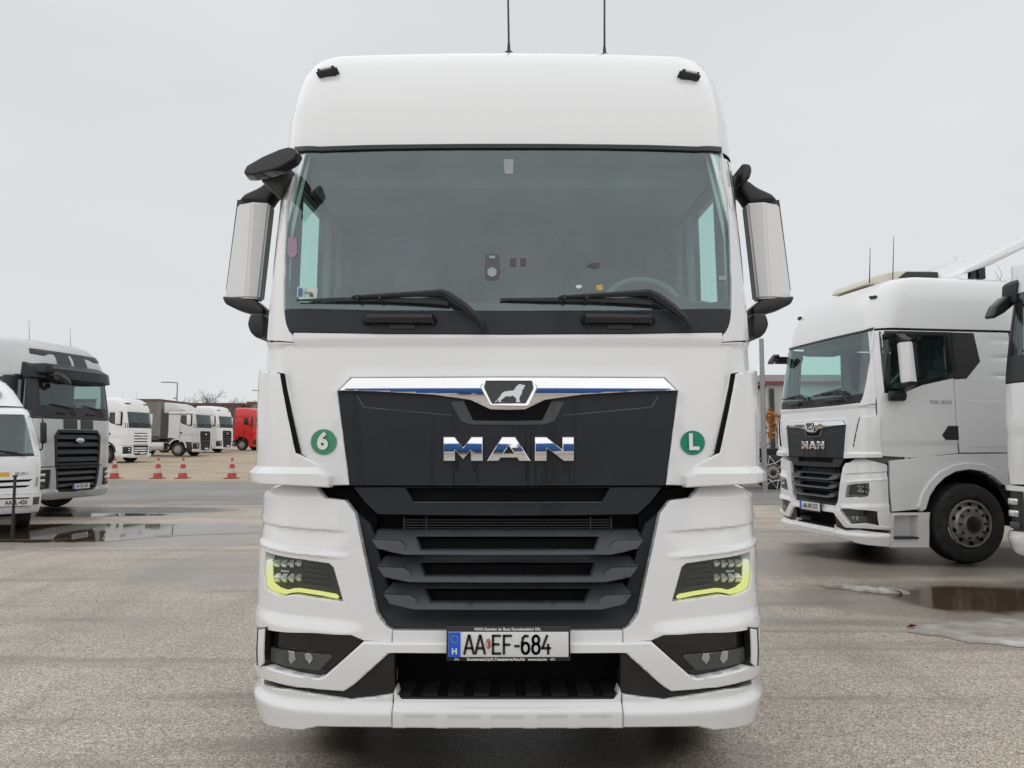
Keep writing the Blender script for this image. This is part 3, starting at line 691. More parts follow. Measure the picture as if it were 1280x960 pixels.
    sh_o = e2([(143, 262), (238, 140), (1068, 140), (1167, 262), (1015, 590), (965, 612), (350, 602), (318, 585)])
    sh_i = e2([(212, 268), (250, 152), (1060, 152), (1098, 270), (965, 545), (940, 555), (360, 555), (340, 545)])
    em = P('emblem', qs(sh_o, .055), CHROME, off=.055, thick=.04, holes=[qs(sh_i, .055)], grid=.05, roll=.003)
    P('emblem_plate', qs(sh_i, .045), GLOSSBLACK, off=.043, thick=.02, grid=.05, roll=0, parent=em)
    lion = e2([(845, 208), (900, 224), (942, 228), (942, 264), (918, 276), (934, 306), (902, 306), (892, 360), (880, 402), (852, 440), (842, 490), (856, 520), (852, 537), (785, 541), (782, 465), (740, 442), (722, 420), (690, 438), (600, 436), (560, 472), (512, 505), (534, 532), (466, 537), (468, 500), (440, 522), (425, 540), (398, 534), (432, 508), (490, 440), (520, 390), (550, 358), (590, 340), (740, 325), (790, 250)])
    P('lion_figure', qs(lion, .052), BRUSHED, off=.052, thick=.010, grid=.2, roll=.0012, parent=em)
    # letters
    zlt = Q(CPX, 560)[1]
    def e3(l): return [(540 + x / 6.737, 535 + y / 6.737) for x, y in l]
    for pts, hole in (([(95, 75), (190, 75), (262, 165), (330, 75), (425, 75), (425, 280), (325, 280), (325, 185), (262, 268), (192, 185), (192, 280), (95, 280)], None),
                      ([(590, 75), (700, 75), (832, 280), (735, 280), (715, 250), (580, 250), (560, 280), (462, 280)], [(645, 150), (695, 213), (600, 213)]),
                      ([(868, 75), (965, 75), (1100, 185), (1100, 75), (1197, 75), (1197, 280), (1110, 280), (968, 170), (968, 280), (868, 280)], None)):
        P('grille_letter', qs(e3(pts), .022), CHROME, off=.022, thick=.022, holes=[qs(e3(hole), .022)] if hole else (), grid=.3, gridz=.006, roll=.0025, smooth=20, relief=lambda s, z: -.60 * (z - zlt) ** 2)
    # lower flap with its slot
    fl = qs([(CPX, 609), (441, 608.5), (456, 628), (472, 643), (520, 644), (CPX, 645)], -.012)
    sl = qs([(CPX, 610.5), (507, 610), (516.5, 627.5), (CPX, 628.5)], -.012)
    P('grille_flap', fl + mir(fl)[1:-1], DARK, off=-.012, thick=.05, holes=[sl + mir(sl)[1:-1]], grid=.05)
    fs_ = qs([(CPX, 610), (505, 609.5), (516, 628.5), (CPX, 629.5)], -.05)
    P('flap_slot', fs_ + mir(fs_)[1:-1], CAVITY, off=-.055, thick=.01, roll=0, grid=.1)
    zs_ = Q(CPX, 628.5)[1]
    P('slot_trim', qs([(517.5, 627.3), (752, 627.3), (752, 628.8), (517.5, 628.8)], -.008), SLAT, off=-.006, thick=.02, roll=.001, grid=.1)
    # ---- cavity, surround, slats
    cav = qs([(CPX, 600), (392, 600), (392, 622), (432, 640), (475, 790), (CPX, 795)], -.16)
    P('grille_backing', cav + mir(cav)[1:-1], CAVITY, off=-.17, thick=.02, roll=0, grid=.2)
    for k in range(5):
        y_ = 649 + k * 3.3
        P('radiator_fin', qs([(504, y_), (765, y_), (765, y_ + 1.3), (504, y_ + 1.3)], -.10), BLACK, off=-.10, thick=.03, roll=0, grid=.3)
    for x_ in (504, 532, 737, 763):
        P('fin_bracket', qs([(x_, 646), (x_ + 2, 646), (x_ + 2, 666), (x_, 666)], -.09), BLACK, off=-.09, thick=.03, roll=0, grid=.3)
    both('side_shroud', [(391, 607), (412, 606), (440, 612), (472, 645), (470, 668), (447, 645), (433, 625), (405, 621)], CAVITY, off=-.10, thick=.05, grid=.1)
    sr = [(445, 642), (471.5, 767), (476, 777), (484, 785), (CPX, 789), (CPX, 762), (520, 761), (496, 757), (486, 745), (466, 670), (461, 655)]
    a = qs(sr, -.02)
    def rs(s, z):
        zb = a[5][1]
        return -.045 * sstep(zb - .11, zb, z) if abs(s) < 0.55 else -.03
    P('grille_surround', a[:5] + mir(a[:4]) + mir(a[6:]) + [a[5]] + a[6:], DARK, off=-.02, relief=rs, grid=.03, gridz=.02, thick=.05)
    for i in range(3):
        dy = (0, 34, 68)[i]; L0 = [(467, 664.5), (477, 698), (487, 732)][i]; tip = [(462.5, 673.5), (469, 707.5), (477, 742)][i]
        bl = [(471.5, 686), (480, 721), (487, 754.5)][i]; bb = [(507, 692.5), (514, 726.5), (519, 760.5)][i]; st, sb = [((518, 672), (526, 687.5)), ((523, 705), (531, 720)), ((529, 738.5), (538, 753))][i]
        bot = bb[1] + .5
        pts = [(CPX, L0[1]), L0, tip, bl, bb, (CPX, bot)]
        q = qs(pts, .0); z0 = Q(CPX, L0[1])[1]; z1 = Q(CPX, bot)[1]
        rel = lambda s, z, z0=z0, z1=z1: .030 - .100 * max(0, min(1.1, (z - z1) / (z0 - z1))) ** 1.1 - .02 * sstep(.50, .62, abs(s))
        hol = qs([(CPX, st[1]), st, sb, (CPX, sb[1])])
        sl_ = P('grille_slat', q + mir(q)[1:-1], SLAT, off=0, relief=rel, holes=[hol + mir(hol)[1:-1]], grid=.03, gridz=.012, thick=.05, roll=.003)
        xb = tip[0] + 36; 
        end = [(tip[0] + 1.5, tip[1] + 1.2), (xb, tip[1] + 2.5), (xb + 8, tip[1] + 8), (bb[0] - .5, bb[1] - .8), (bl[0] + .5, bl[1] - .2)]
        for pp in (qs(end, .008), mir(qs(end, .008))):
            zt_ = max(z for s, z in pp); zb_ = min(z for s, z in pp)
            P('slat_tip', pp, SLAT, off=.008, relief=lambda s, z: .010 - .016 * (z - zb_) / (zt_ - zb_), thick=.03, grid=.05, roll=.002, parent=sl_)
        mesh_ = qs([(CPX, st[1] + 2), (st[0] + 2, st[1] + 2), (sb[0] + 2, sb[1]), (CPX, sb[1])], -.06)
        P('slot_mesh', mesh_ + mir(mesh_)[1:-1], CAVITY, off=-.10, thick=.01, roll=0, grid=.2, parent=sl_)
    # ---- lower corners (with lamp openings)
    co_ = [(391, 609), (346, 606.5), (338, 610), (325, 625, .33), (324.5, 649, .33), (327, 672, .33), (327, 690, .33), (327, 736, .33), (324, 757, .33), (319.5, 784, .33),
           (331.5, 785), (390, 790), (440.6, 793), (455, 800.5), (489.5, 803.5), (490.5, 788), (483, 784), (476, 776), (470.5, 767), (457, 705), (443.5, 642), (431, 626), (405.5, 622.5)]
    hl = [(331, 689.5), (370, 698.5), (411, 704.5), (416.5, 709), (429, 752.5), (395, 748.5), (367.5, 744), (353, 746), (331.5, 736), (329, 715)]
    cA, cB = Q(326, 649), Q(437, 664.5); rA, rB = Q(328, 673), Q(412, 688); bA, bB = Q(326, 757), Q(440, 775)
    def lin(a, b, s): return a[1] + (b[1] - a[1]) * max(-.4, min(1.2, (s - a[0]) / (b[0] - a[0])))
    zT = Q(340, 622)[1]
    def rf(s, z):
        a = -abs(s); z1 = lin(cA, cB, a); z2 = lin(rA, rB, a); z3 = lin(bA, bB, a)
        fd = 1 - sstep(cB[0] - .16, cB[0] + .02, a)
        o = 0
        if z < z1: o -= .022 * fd * sstep(z1, z1 - .008, z) * (1 - .45 * max(0, min(1, (z1 - z) / (z1 - z2 + 1e-6))))
        if z < z2: o += .021 * fd * sstep(z2, z2 - .024, z) - .011 * fd * sstep(z2 - .030, z2 - .036, z)
        o += .024 * sstep(z3 + .002, z3 - .06, z) * (1 - sstep(bB[0] - .05, bB[0] + .1, a))
        o -= .05 * sstep(zT, zT + .07, z)
        return o * (1 - .55 * sstep(.95, 1.22, abs(s)))
    fe = qs(co_); hq = qs(hl)
    for m_ in (0, 1):
        P('corner_panel', mir(fe) if m_ else fe, WHITE, relief=rf, holes=[mir(hq) if m_ else hq], grid=.022, gridz=.0055, thick=.05, roll=.0035)
        sd = 1 if m_ else -1
        mm = (lambda l: mir(l)) if m_ else (lambda l: l)
        hd = P('headlight', mm(qs([(330, 688), (370, 697), (412, 703), (418, 709), (430.5, 753.5), (395, 750), (367.5, 745.5), (353, 747.5), (330.5, 737), (328, 715)], -.035)), HOUS, off=-.05, thick=.02, roll=0, grid=.08)
        P('lens', mm(hq), LENS, off=.0, relief=lambda s, z: rf(s, z) - .004, thick=0, roll=0, grid=.03, parent=hd, smooth=60)
        stp = [(334.5, 699.5), (332, 700.5), (330.8, 712), (331.5, 726), (335, 734.5), (343, 739.5), (356, 743), (366, 741), (373, 740.5), (400, 744.5), (421, 748.8), (422.5, 747.3), (419, 743.8), (400, 740.3), (373, 736.3), (365, 736.5), (356, 738.5), (346, 735.4), (338, 729.5), (335.3, 721), (334.8, 707)]
        P('running_light', mm(qs(stp, -.01)), DRL, off=-.012, relief=lambda s, z: rf(s, z), thick=.02, roll=.002, grid=.05, parent=hd)
        for r_ in range(2):
            for c_ in range(4):
                x0 = 338.5 + c_ * 9.8; y0 = (699.5, 716.5)[r_] + c_ * .35; hh = (10, 12.5)[r_] - (0, 0, 0, 1.5)[c_]
                pts = [(x0 + 1.5, y0), (x0 + 7.8, y0 + .3), (x0 + 8.8, y0 + hh * .5), (x0 + 7.6, y0 + hh), (x0 + 1.2, y0 + hh * .97), (x0 + .2, y0 + hh * .5)]
                qq = mm(qs(pts, -.03)); zm = sum(z for s, z in qq) / 6; sm = sum(s for s, z in qq) / 6
                P('led_module', qq, LEDC, off=-.03, relief=lambda s, z, zm=zm, sm=sm: -1.1 * abs(z - zm) - .6 * abs(s - sm) + .01, thick=.02, roll=.001, grid=.007, parent=hd, smooth=20)
        for k in range(5):
            y0 = 704 + k * 6.5
            P('lamp_fin', mm(qs([(381, y0 + .5), (408 + k * 1.5, y0 + 4), (408 + k * 1.5, y0 + 5), (381, y0 + 1.6)], -.038)), FOGH, off=-.038, thick=.01, roll=0, grid=.2, parent=hd)
        p_ = face(357 if not m_ else 1269 - 357, 713.5, -.03)
        text_obj('lamp_lettering', 'MAN', .013, PRINT, hd, (p_.x, p_.y - .01, p_.z), (R(90), 0, sd * R(18)), 1.3, .0005, .0004, spacing=1.2)
        # fog lamp pocket
        fp = P('fog_pocket', mm(qs([(321, 783.5, .19), (333, 784.5), (390, 789.5), (443, 794), (453, 801.5), (403.5, 846), (395, 847.5), (332, 833), (321, 840, .19)], -.015)), GLOSSBLACK, off=-.02, thick=.03, grid=.06, relief=lambda s, z: .03 * 0)
        fg = P('fog_lamp', mm(qs([(336, 809.5), (413, 819.5), (414, 822), (398, 838.5), (336, 827)], .0)), FOGH, off=-.010, thick=.02, grid=.05, roll=.003)
        P('fog_lens', mm(qs([(336, 809.5), (413, 819.5), (414, 822), (398, 838.5), (336, 827)], .01)), LENS, off=.006, thick=0, grid=.05, roll=0, parent=fg)
        for x0 in (359, 381):
            P('fog_reflector', mm(qs([(x0, 813 + (x0 - 355) * .13), (x0 + 8, 814 + (x0 - 355) * .13), (x0 + 10, 824), (x0 + 5, 830), (x0 + 1, 824)], -.002)), LEDC, off=-.002, thick=.01, grid=.01, roll=.001, relief=lambda s, z: .004 * math.sin(s * 200), parent=fg, smooth=20)
        P('corner_side', mm([(-TG.s_y(.185, .72), Q(322, 784)[1] + .004), (-TG.s_y(.34, .72), Q(322, 784)[1] + .004), (-TG.s_y(.34, .6), Q(322, 839)[1]), (-TG.s_y(.185, .6), Q(322, 839)[1])]), WHITE, off=.008, thick=.03, grid=.03)
        sv = P('side_vent', mm(qs([(321, 785.5), (331.5, 784), (330, 832), (321, 839)], .03)), GLOSSBLACK, off=.028, thick=.03, grid=.04)
        P('vent_insert', mm(qs([(323.0, 787), (330, 786), (328.8, 829), (323.2, 835)], .034)), WHITE2, off=.034, thick=.01, grid=.05, roll=.001, parent=sv)
    # ---- bumper
    arm = qs([(CPX, 803.8), (488, 804), (453.5, 803), (404, 847), (396, 848.5), (332, 833), (322, 840, .33), (321.5, 846, .33), (340, 853), (400, 862.5), (429, 864.5), (440, 858), (485, 818), (490, 816.8), (CPX, 816.5)], .03)
    zA = arm[0][1]
    P('bumper_bar', arm + mir(arm)[1:-1], WHITE, off=.03, thick=.07, grid=.03, gridz=.015, roll=.007)
    cs = qs([(CPX, 788.8), (491, 788.3), (490.5, 803.3), (CPX, 803.4)], .008)
    P('centre_strip', cs + mir(cs)[1:-1], WHITE, off=.008, thick=.04, grid=.06, roll=.003)
    both('bumper_band', [(322, 846, .33), (340, 853.5), (400, 863), (429, 865), (440, 858.5), (485, 818.5), (493, 817), (493.5, 867), (440, 874.5), (380, 866), (322, 852, .33)], BLACK, off=.0, thick=.05, grid=.05)
    op = qs([(CPX, 815), (491, 815), (491, 872), (500, 876), (CPX, 877)], -.10)
    P('step_recess', op + mir(op)[1:-1], CAVITY, off=-.22, thick=.01, roll=0, grid=.2)
    prism('step_tread', [(-.53, .375), (.53, .375), (.53, .405), (-.53, .405)], .02, .26, BLACK, root)
    for i in range(9):
        box('tread_rib', (-.46 + i * .115, .13, .41), (.07, .20, .008), FRAME, root)
    lip = [(318.5, 852, .33), (360, 862), (400, 869), (438, 875), (470, 871.5), (491, 868.2), (491, 907), (398, 906), (381, 910), (356, 909), (331, 900, .33), (321, 887, .33), (318.5, 872, .33)]
    zU = Q(440, 884)[1]
    def rlip(s, z):
        zz = zU + .05 * max(0, (abs(s) - .75))
        return .035 * sstep(zz + .035, zz - .01, z) - .07 * max(0, (zz - .02 - z)) * 2
    both('bumper_lip', lip, WHITE, off=.02, relief=rlip, grid=.025, gridz=.012, thick=.08, roll=.006)
    lc = qs([(CPX, 875), (502, 874.5), (497, 870), (494, 860), (492.2, 866), (492.2, 907), (CPX, 907.5)], .02)
    zpad = Q(CPX, 890)[1]; pads = []
    for x0, x1 in ((509.5, 544.5), (563.5, 599), (617, 652), (671.5, 706), (725, 760)): pads.append((Q(x0, 898)[0], Q(x1, 898)[0]))
    def rl2(s, z):
        o = .035 * sstep(zpad + .05, zpad + .015, z); ins = any(a_ - .004 < s < b_ + .004 for a_, b_ in pads)
        return o - (.005 if z < zpad and ins else 0) - .06 * max(0, zpad - .02 - z)
    P('bumper_lip', lc + mir(lc)[1:-1], WHITE, off=.02, relief=rl2, grid=.010, gridz=.010, thick=.08, roll=.004)
    # ---- number plate
    pc = face(635.5, 804.5, .06)
    fr = box('plate_holder', (pc.x, pc.y + .012, pc.z), (.538, .02, .152), BLACK, root, .006)
    pl = box('plate', (0, -.013, -.003), (.520, .006, .106), PLATEW, fr, .002); pl.location = pc; pl.location.y += .012
    pl.location = (0, 0, 0)
    for v in pl.data.vertices: v.co += Vector((pc.x, pc.y + .012, pc.z))
    b_ = prism('plate_band', [(pc.x - .259, pc.z - .055), (pc.x - .207, pc.z - .055), (pc.x - .207, pc.z + .049), (pc.x - .259, pc.z + .049)], pc.y - .0062, pc.y - .003, PLATEB, fr)
    yl = pc.y - .0062
    text_obj('country_letter', 'H', .034, PRINT, fr, (pc.x - .233, yl - .001, pc.z - .032), bold=.001)
    for k in range(12):
        a_ = k * math.pi / 6; lathe_obj('star', [(0.0018, -.0005), (0, -.0008)], M('plate_star', (.7, .6, .05), .5), fr, 5, 'y', (pc.x - .233 + .015 * math.cos(a_), yl, pc.z + .020 + .015 * math.sin(a_)), caps=False)
    def stroke(name, paths, x, sc, parent):
        bm = bmesh.new()
        for pth in paths:
            pts = [(x + u * sc, yl, pc.z - .0405 + v * .075) for u, v in pth]
            hw = .0052
            for (p, q) in zip(pts, pts[1:]):
                d = Vector((q[0] - p[0], 0, q[2] - p[2]));  n = Vector((-d.z, 0, d.x)).normalized() * hw; e = d.normalized() * hw * .8
                A, B = Vector(p) - e, Vector(q) + e
                f_ = [bm.verts.new(A + n), bm.verts.new(A - n), bm.verts.new(B - n), bm.verts.new(B + n)]; bm.faces.new(f_)
        bmesh.ops.recalc_face_normals(bm, faces=bm.faces[:])
        ex = bmesh.ops.extrude_face_region(bm, geom=bm.faces[:]); bmesh.ops.translate(bm, vec=(0, -.0012, 0), verts=[g for g in ex['geom'] if isinstance(g, bmesh.types.BMVert)])
        bmesh.ops.recalc_face_normals(bm, faces=bm.faces[:]); return finish(bm, name, INK, parent, 0)
    arcp = lambda cx, cy, rx, ry, a0, a1, n=12: [(cx + rx * math.cos(R(a0 + (a1 - a0) * i / n)), cy + ry * math.sin(R(a0 + (a1 - a0) * i / n))) for i in range(n + 1)]
    GL = {'A': [[(0, 0), (.46, 1), (.54, 1), (1, 0)], [(.18, .3), (.82, .3)]], 'E': [[(1, 1), (0.05, 1), (.05, 0), (1, 0)], [(.05, .52), (.8, .52)]], 'F': [[(1, 1), (.05, 1), (.05, 0)], [(.05, .5), (.8, .5)]],
          '-': [[(.2, .42), (.8, .42)]], '6': [arcp(.5, .30, .48, .30, 0, 360, 18), [(.02, .32), (.04, .62), (.16, .88), (.45, 1), (.8, .98)]], '8': [arcp(.5, .28, .48, .28, 0, 360, 18), arcp(.5, .77, .42, .23, 0, 360, 16)],
          '4': [[(.62, 1), (.02, .30), (1, .30)], [(.76, .5), (.76, 0)]]}
    for chx, x_, wd in (('A', -.186, .04), ('A', -.138, .04), ('E', -.064, .032), ('F', -.017, .032), ('-', .028, .026), ('6', .062, .032), ('8', .107, .032), ('4', .150, .034)):
        stroke('plate_character', GL[chx], pc.x + x_ - .004, wd, fr)
    # coat of arms between the letters
    cx_, cz_ = pc.x - .0865, pc.z - .004
    prism('crest', [(cx_ - .010, cz_ + .014), (cx_ + .010, cz_ + .014), (cx_ + .010, cz_ - .008), (cx_, cz_ - .020), (cx_ - .010, cz_ - .008)], yl - .0004, yl + .002, M('crest_red', (.42, .07, .05), .5), fr)
    prism('crest_crown', [(cx_ - .008, cz_ + .0145), (cx_ + .008, cz_ + .0145), (cx_ + .009, cz_ + .022), (cx_, cz_ + .027), (cx_ - .009, cz_ + .022)], yl - .0004, yl + .002, M('crest_gold', (.38, .2, .06), .5), fr)
    for k in range(3): prism('crest_bar', [(cx_ - .009, cz_ + .010 - k * .007), (cx_ - .001, cz_ + .010 - k * .007), (cx_ - .001, cz_ + .007 - k * .007), (cx_ - .009, cz_ + .007 - k * .007)], yl - .0010, yl, PRINT, fr)
    text_obj('holder_lettering', 'MAN Kamion \u00e9s Busz Kereskedelmi Kft.', .0165, PRINT, fr, (pc.x - .003, pc.y - .003, pc.z + .0615), bold=.0004, sx=1.06)
    text_obj('holder_lettering', 'Dunaharaszti,Gy\u0151r,Tisza\u00fajv\u00e1ros,P\u00e9cs,F\u00f3t', .0155, PRINT, fr, (pc.x - .054, pc.y - .003, pc.z - .066), bold=.0004, sx=.98)
    text_obj('holder_lettering', 'www.man.hu', .0155, PRINT, fr, (pc.x + .125, pc.y - .003, pc.z - .066), bold=.0004, sx=1.0)
    for sx in (-.222, .192):
        tube('holder_mark', [(pc.x + sx - .011, pc.y, pc.z - .069), (pc.x + sx - .006, pc.y, pc.z - .063), (pc.x + sx + .006, pc.y, pc.z - .063), (pc.x + sx + .011, pc.y, pc.z - .069), (pc.x + sx - .011, pc.y, pc.z - .069)], .0012, PRINT, fr, 5)
    # ---- round badges
    for px, py, rr, mt, tx in ((404.5, 552.5, 16.0, GREEN, '6'), (866, 553.5, 15.2, GREEN2, 'L')):
        ol = [(px + rr * math.cos(2 * math.pi * k / 40), py + rr * math.sin(2 * math.pi * k / 40)) for k in range(40)]
        bd = P('badge', qs(ol, .005), mt, off=.005, thick=.004, roll=0, grid=.05)
        p_ = face(px, py, .007); ang = (px - CPX) / 231 * .13
        t_ = text_obj('badge_character', tx, .105 if tx == '6' else .10, PRINT, bd, (p_.x - (.004 if tx == '6' else -.002), p_.y - .006, p_.z + .001), (R(90), 0, ang), 1.0, .0005, .004)
    # ---- roof marker lamps, aerials
    for px, py, sg in ((410.5, 92.3, -1), (860.5, 96.5, 1)):
        s_, z_ = Q(px, py, .0, None, RFT); p_ = RFT.P(s_, z_, .004)
        # follow the roof skin
        bm = bmesh.new(); add_box(bm, (0, 0, 0), (.118, .07, .036)); bmesh.ops.bevel(bm, geom=bm.edges[:], offset=.014, segments=3, affect='EDGES')
        ml = finish(bm, 'marker_lamp', BLACK, root, loc=p_, rot=(R(-33), R(5) * sg, R(14) * sg)); ml.location.y += 0
        bm = bmesh.new(); add_box(bm, (0.0, -.030, .004), (.072, .02, .018)); bmesh.ops.bevel(bm, geom=bm.edges[:], offset=.004, segments=1, affect='EDGES'); finish(bm, 'lamp_lens', LEDC, ml)
    for px, x2, py in ((636, 633.2, 65), (755.7, 755.6, 68)):
        b0 = at(px, py + 1, .98); t0 = at(x2, -130, .98)
        an = tube('aerial', [b0 + Vector((0, 0, -.04)), b0 + Vector((0, 0, .045)), b0 + Vector((0, 0, .06)), b0.lerp(t0, .5), t0], [.013, .009, .0065, .0052, .003], BLACK, root)
        lathe_obj('aerial_base', [(.03, -.05), (.026, 0), (.014, .012), (0, .012)], BLACK, an, 12, 'z', b0)
    # ---- wipers, handles
    for dx, tip, cl in ((0, (371, 375.5), 0), (258.5, (625, 374), 0)):
        f_ = lambda x, y, o=.03: face(x + dx, y, o)
        wp = tube('wiper', [f_(603.5, 411, .035), f_(603, 405, .05), f_(597, 396, .055)], [.016, .014, .013], BLACK, root)
        bm = bmesh.new(); pts = [f_(599, 399, .05), f_(580, 383, .052), f_(562, 371, .052), f_(553, 366.3, .052), f_(520, 367.5, .05), f_(470, 370, .045), f_(440, 371.5, .04)]
        add_tube(bm, pts, [.016, .020, .022, .019, .013, .010, .007], 6); bmesh.ops.recalc_face_normals(bm, faces=bm.faces[:]); finish(bm, 'wiper_arm', COWL, wp, 40)
        bm = bmesh.new(); ps = [face(*tip, .02), f_(420, 374.5, .02), f_(480, 374.5, .02), f_(540, 377, .022), f_(561, 379.5, .024)]
        add_tube(bm, ps, [.006, .011, .014, .016, .012], 4); bmesh.ops.recalc_face_normals(bm, faces=bm.faces[:]); finish(bm, 'wiper_blade', BLACK, wp, 30)
        for x_ in (447, 475): box('blade_clip', f_(x_, 371.5, .045), (.012, .02, .02), BLACK, wp)
    for x0 in (456, 728):
        h_ = tube('grab_handle', [face(x0 + 3, 401, .0), face(x0 + 4, 397, .035), face(x0 + 84, 397.5, .035), face(x0 + 85, 402, .0)], [.025, .024, .024, .025], BLACK, root, 10)
        P('handle_recess', qs([(x0 + 30, 391), (x0 + 62, 391), (x0 + 64, 409), (x0 + 60, 411.5), (x0 + 34, 411.5), (x0 + 30, 409)], .01), BLACK, off=.012, thick=.02, grid=.1, parent=h_)
    # ---- mirrors
    for m_ in (0, 1):
        g = -1 if not m_ else 1
        X = lambda px, py, yl_: Vector((g * -at(px, py, yl_).x, yl_, at(px, py, yl_).z))
        def mbox(name, top, bot, y0, mat, par, bev=.012):
            bm = bmesh.new(); a_ = [bm.verts.new(v) for v in top]; b2 = [bm.verts.new(v) for v in bot]; n = len(a_)
            bm.faces.new(a_); bm.faces.new(b2[::-1])
            for i in range(n): bm.faces.new((a_[i], b2[i], b2[(i + 1) % n], a_[(i + 1) % n]))
            bmesh.ops.recalc_face_normals(bm, faces=bm.faces[:])
            if bev: bmesh.ops.bevel(bm, geom=bm.edges[:], offset=bev, segments=3, affect='EDGES', clamp_overlap=True)
            return finish(bm, name, mat, par)
        def ringm(z_py, xl, xc, xr, k=1.0):
            p1, p2, p3 = X(xl, z_py, .50), X(xc, z_py, .455), X(xr, z_py, .475)
            zz = p2.z
            return [Vector((p1.x, .57, zz)), Vector((p1.x, .50, zz)), Vector((p2.x, .455, zz)), Vector((p3.x, .475, zz)), Vector((p3.x, .57, zz))]
        mr = mbox('mirror', ringm(252, 296.5, 315, 337.0), ringm(372.5, 280.5, 307.5, 323.5), 0, WHITE2, root, .010)
        # shallow ledge low on the shell
        gl_ = mbox('mirror_glass', [Vector((v.x, .60, v.z)) for v in (X(306, 258, .69), X(341, 258, .69))] + [Vector((v.x, .575, v.z)) for v in (X(341, 258, .69), X(306, 258, .69))],
                   [Vector((v.x, .60, v.z)) for v in (X(292, 368, .69), X(328, 368, .69))] + [Vector((v.x, .575, v.z)) for v in (X(328, 368, .69), X(292, 368, .69))], 0, GLOSSBLACK, mr, 0)
        bm = bmesh.new()
        tp = [X(*p, .5) for p in ((299, 253), (307, 244), (325, 236), (337, 227), (349, 223), (349, 240), (341, 247), (336.5, 256))]
        prism('mirror_arm', [(v.x, v.z) for v in tp], .47, .60, BLACK, mr, .02, 3)
        bt = [X(*p, .5) for p in ((280, 371.5), (321, 375.5), (333, 386), (333, 396), (316, 393), (296, 387), (284, 381))]
        prism('mirror_base', [(v.x, v.z) for v in bt], .46, .58, BLACK, mr, .014, 3)
        kb = [X(*p, .42) for p in ((318, 396), (326, 394), (335.5, 395), (336, 424), (326, 425), (318.5, 418), (315, 408))]
        prism('mirror_foot', [(v.x, v.z) for v in kb], .34, .56, BLACK, mr, .018, 3)
        bs = [X(*p, .45) for p in ((351, 213), (340, 214), (338, 222), (341, 232), (351, 236))]
        prism('arm_bracket', [(v.x, v.z) for v in bs], .34, .52, BLACK, mr, .015, 3)
    # kerb mirror over the near-side corner of the windscreen
    kp = [at(*p, .02) for p in ((305, 218.5), (309, 210), (330, 198), (352, 188.5), (363, 185.5), (371, 187), (375.5, 193), (371, 202), (355, 212), (340, 217), (319, 222), (308, 222))]
    km = prism('kerb_mirror', [(v.x, v.z) for v in kp], -.01, .07, GLOSSBLACK, root, .028, 4, .95)
    ka = [at(*p, .15) for p in ((345, 212), (362, 205), (352, 226), (340, 234), (330, 232))]
    prism('kerb_mirror_arm', [(v.x, v.z) for v in ka], .08, .36, BLACK, km, .015)
    # ---- things behind the glass
    def scr(name, pts, mat, off=-.012, **k): return P(name, qs(pts, off), mat, off=off, thick=.004, roll=0, grid=.2, **k)
    sn = scr('screen_sensor', [(607, 318.5), (612, 317), (619, 317), (624, 319), (625.5, 340), (623.5, 350), (606.5, 350), (605.5, 335)], M('sensor_grey', (.09, .085, .09), .5), .0025)
    scr('sensor_lens', [(615 + 6 * math.cos(k * .5236), 340 + 6 * math.sin(k * .5236)) for k in range(12)], M('sensor_lens_pale', (.32, .36, .36), .4), .0065, parent=sn)
    scr('sensor_lens', [(611.5, 319.5), (619, 319.5), (619, 323), (611.5, 323)], M('sensor_lens_pale', (.32, .36, .36), .4), .0065, parent=sn)
    for pts in ([(637.5, 323), (645.5, 322.5), (645.5, 333), (637.5, 333)], [(650.5, 322.5), (658, 322.5), (657.5, 332.5), (650.5, 332.5)], [(733, 333), (739, 328.5), (750, 328.5), (749, 334.5), (742, 335.5)]):
        scr('dashboard_decal', pts, M('decal_mauve', (.075, .065, .075), .6), .0025)
    scr('cabin_tag', [(629.5, 199), (642, 199), (641, 217.5), (631, 217.5)], M('tag_grey', (.30, .34, .34), .5), .0025)
    scr('permit_sticker', [(359.5, 297.5), (371, 297.5), (371, 317), (368, 321.5), (363, 321.5), (359, 317)], M('sticker_mauve', (.33, .23, .31), .6), .0025)
    st_ = scr('toll_sticker', [(372, 358.5), (397, 360.5), (396, 372.5), (371, 371)], M('sticker_white', (.60, .64, .60), .5), .0025)
    scr('sticker_print', [(373, 360), (377.5, 360.3), (377, 370), (372.5, 369.6)], M('sticker_blue', (.05, .16, .34), .5), .0065, parent=st_)
    scr('sticker_print', [(380, 364), (390, 364.8), (390, 366.5), (380, 365.8)], M('sticker_olive', (.30, .38, .25), .5), .0065, parent=st_)
    scr('sticker_print', [(387, 367), (391, 367.3), (391, 370.5), (387, 370.2)], M('sensor_grey', (.09, .085, .09), .5), .0065, parent=st_)
    scr('note', [(745.5, 356), (753, 355.8), (753.5, 362.5), (746, 363)], M('note_yellow', (.62, .40, .12), .6), .0025)
    scr('note', [(720, 356.5), (726, 356), (728, 358.5), (724, 361), (720.5, 360)], M('note_white', (.7, .72, .7), .6), .0025)
    scr('pillar_tag', [(898, 345), (907.5, 344.5), (908, 350), (898.5, 350)], M('tag_grey', (.30, .34, .34), .5), .0025)
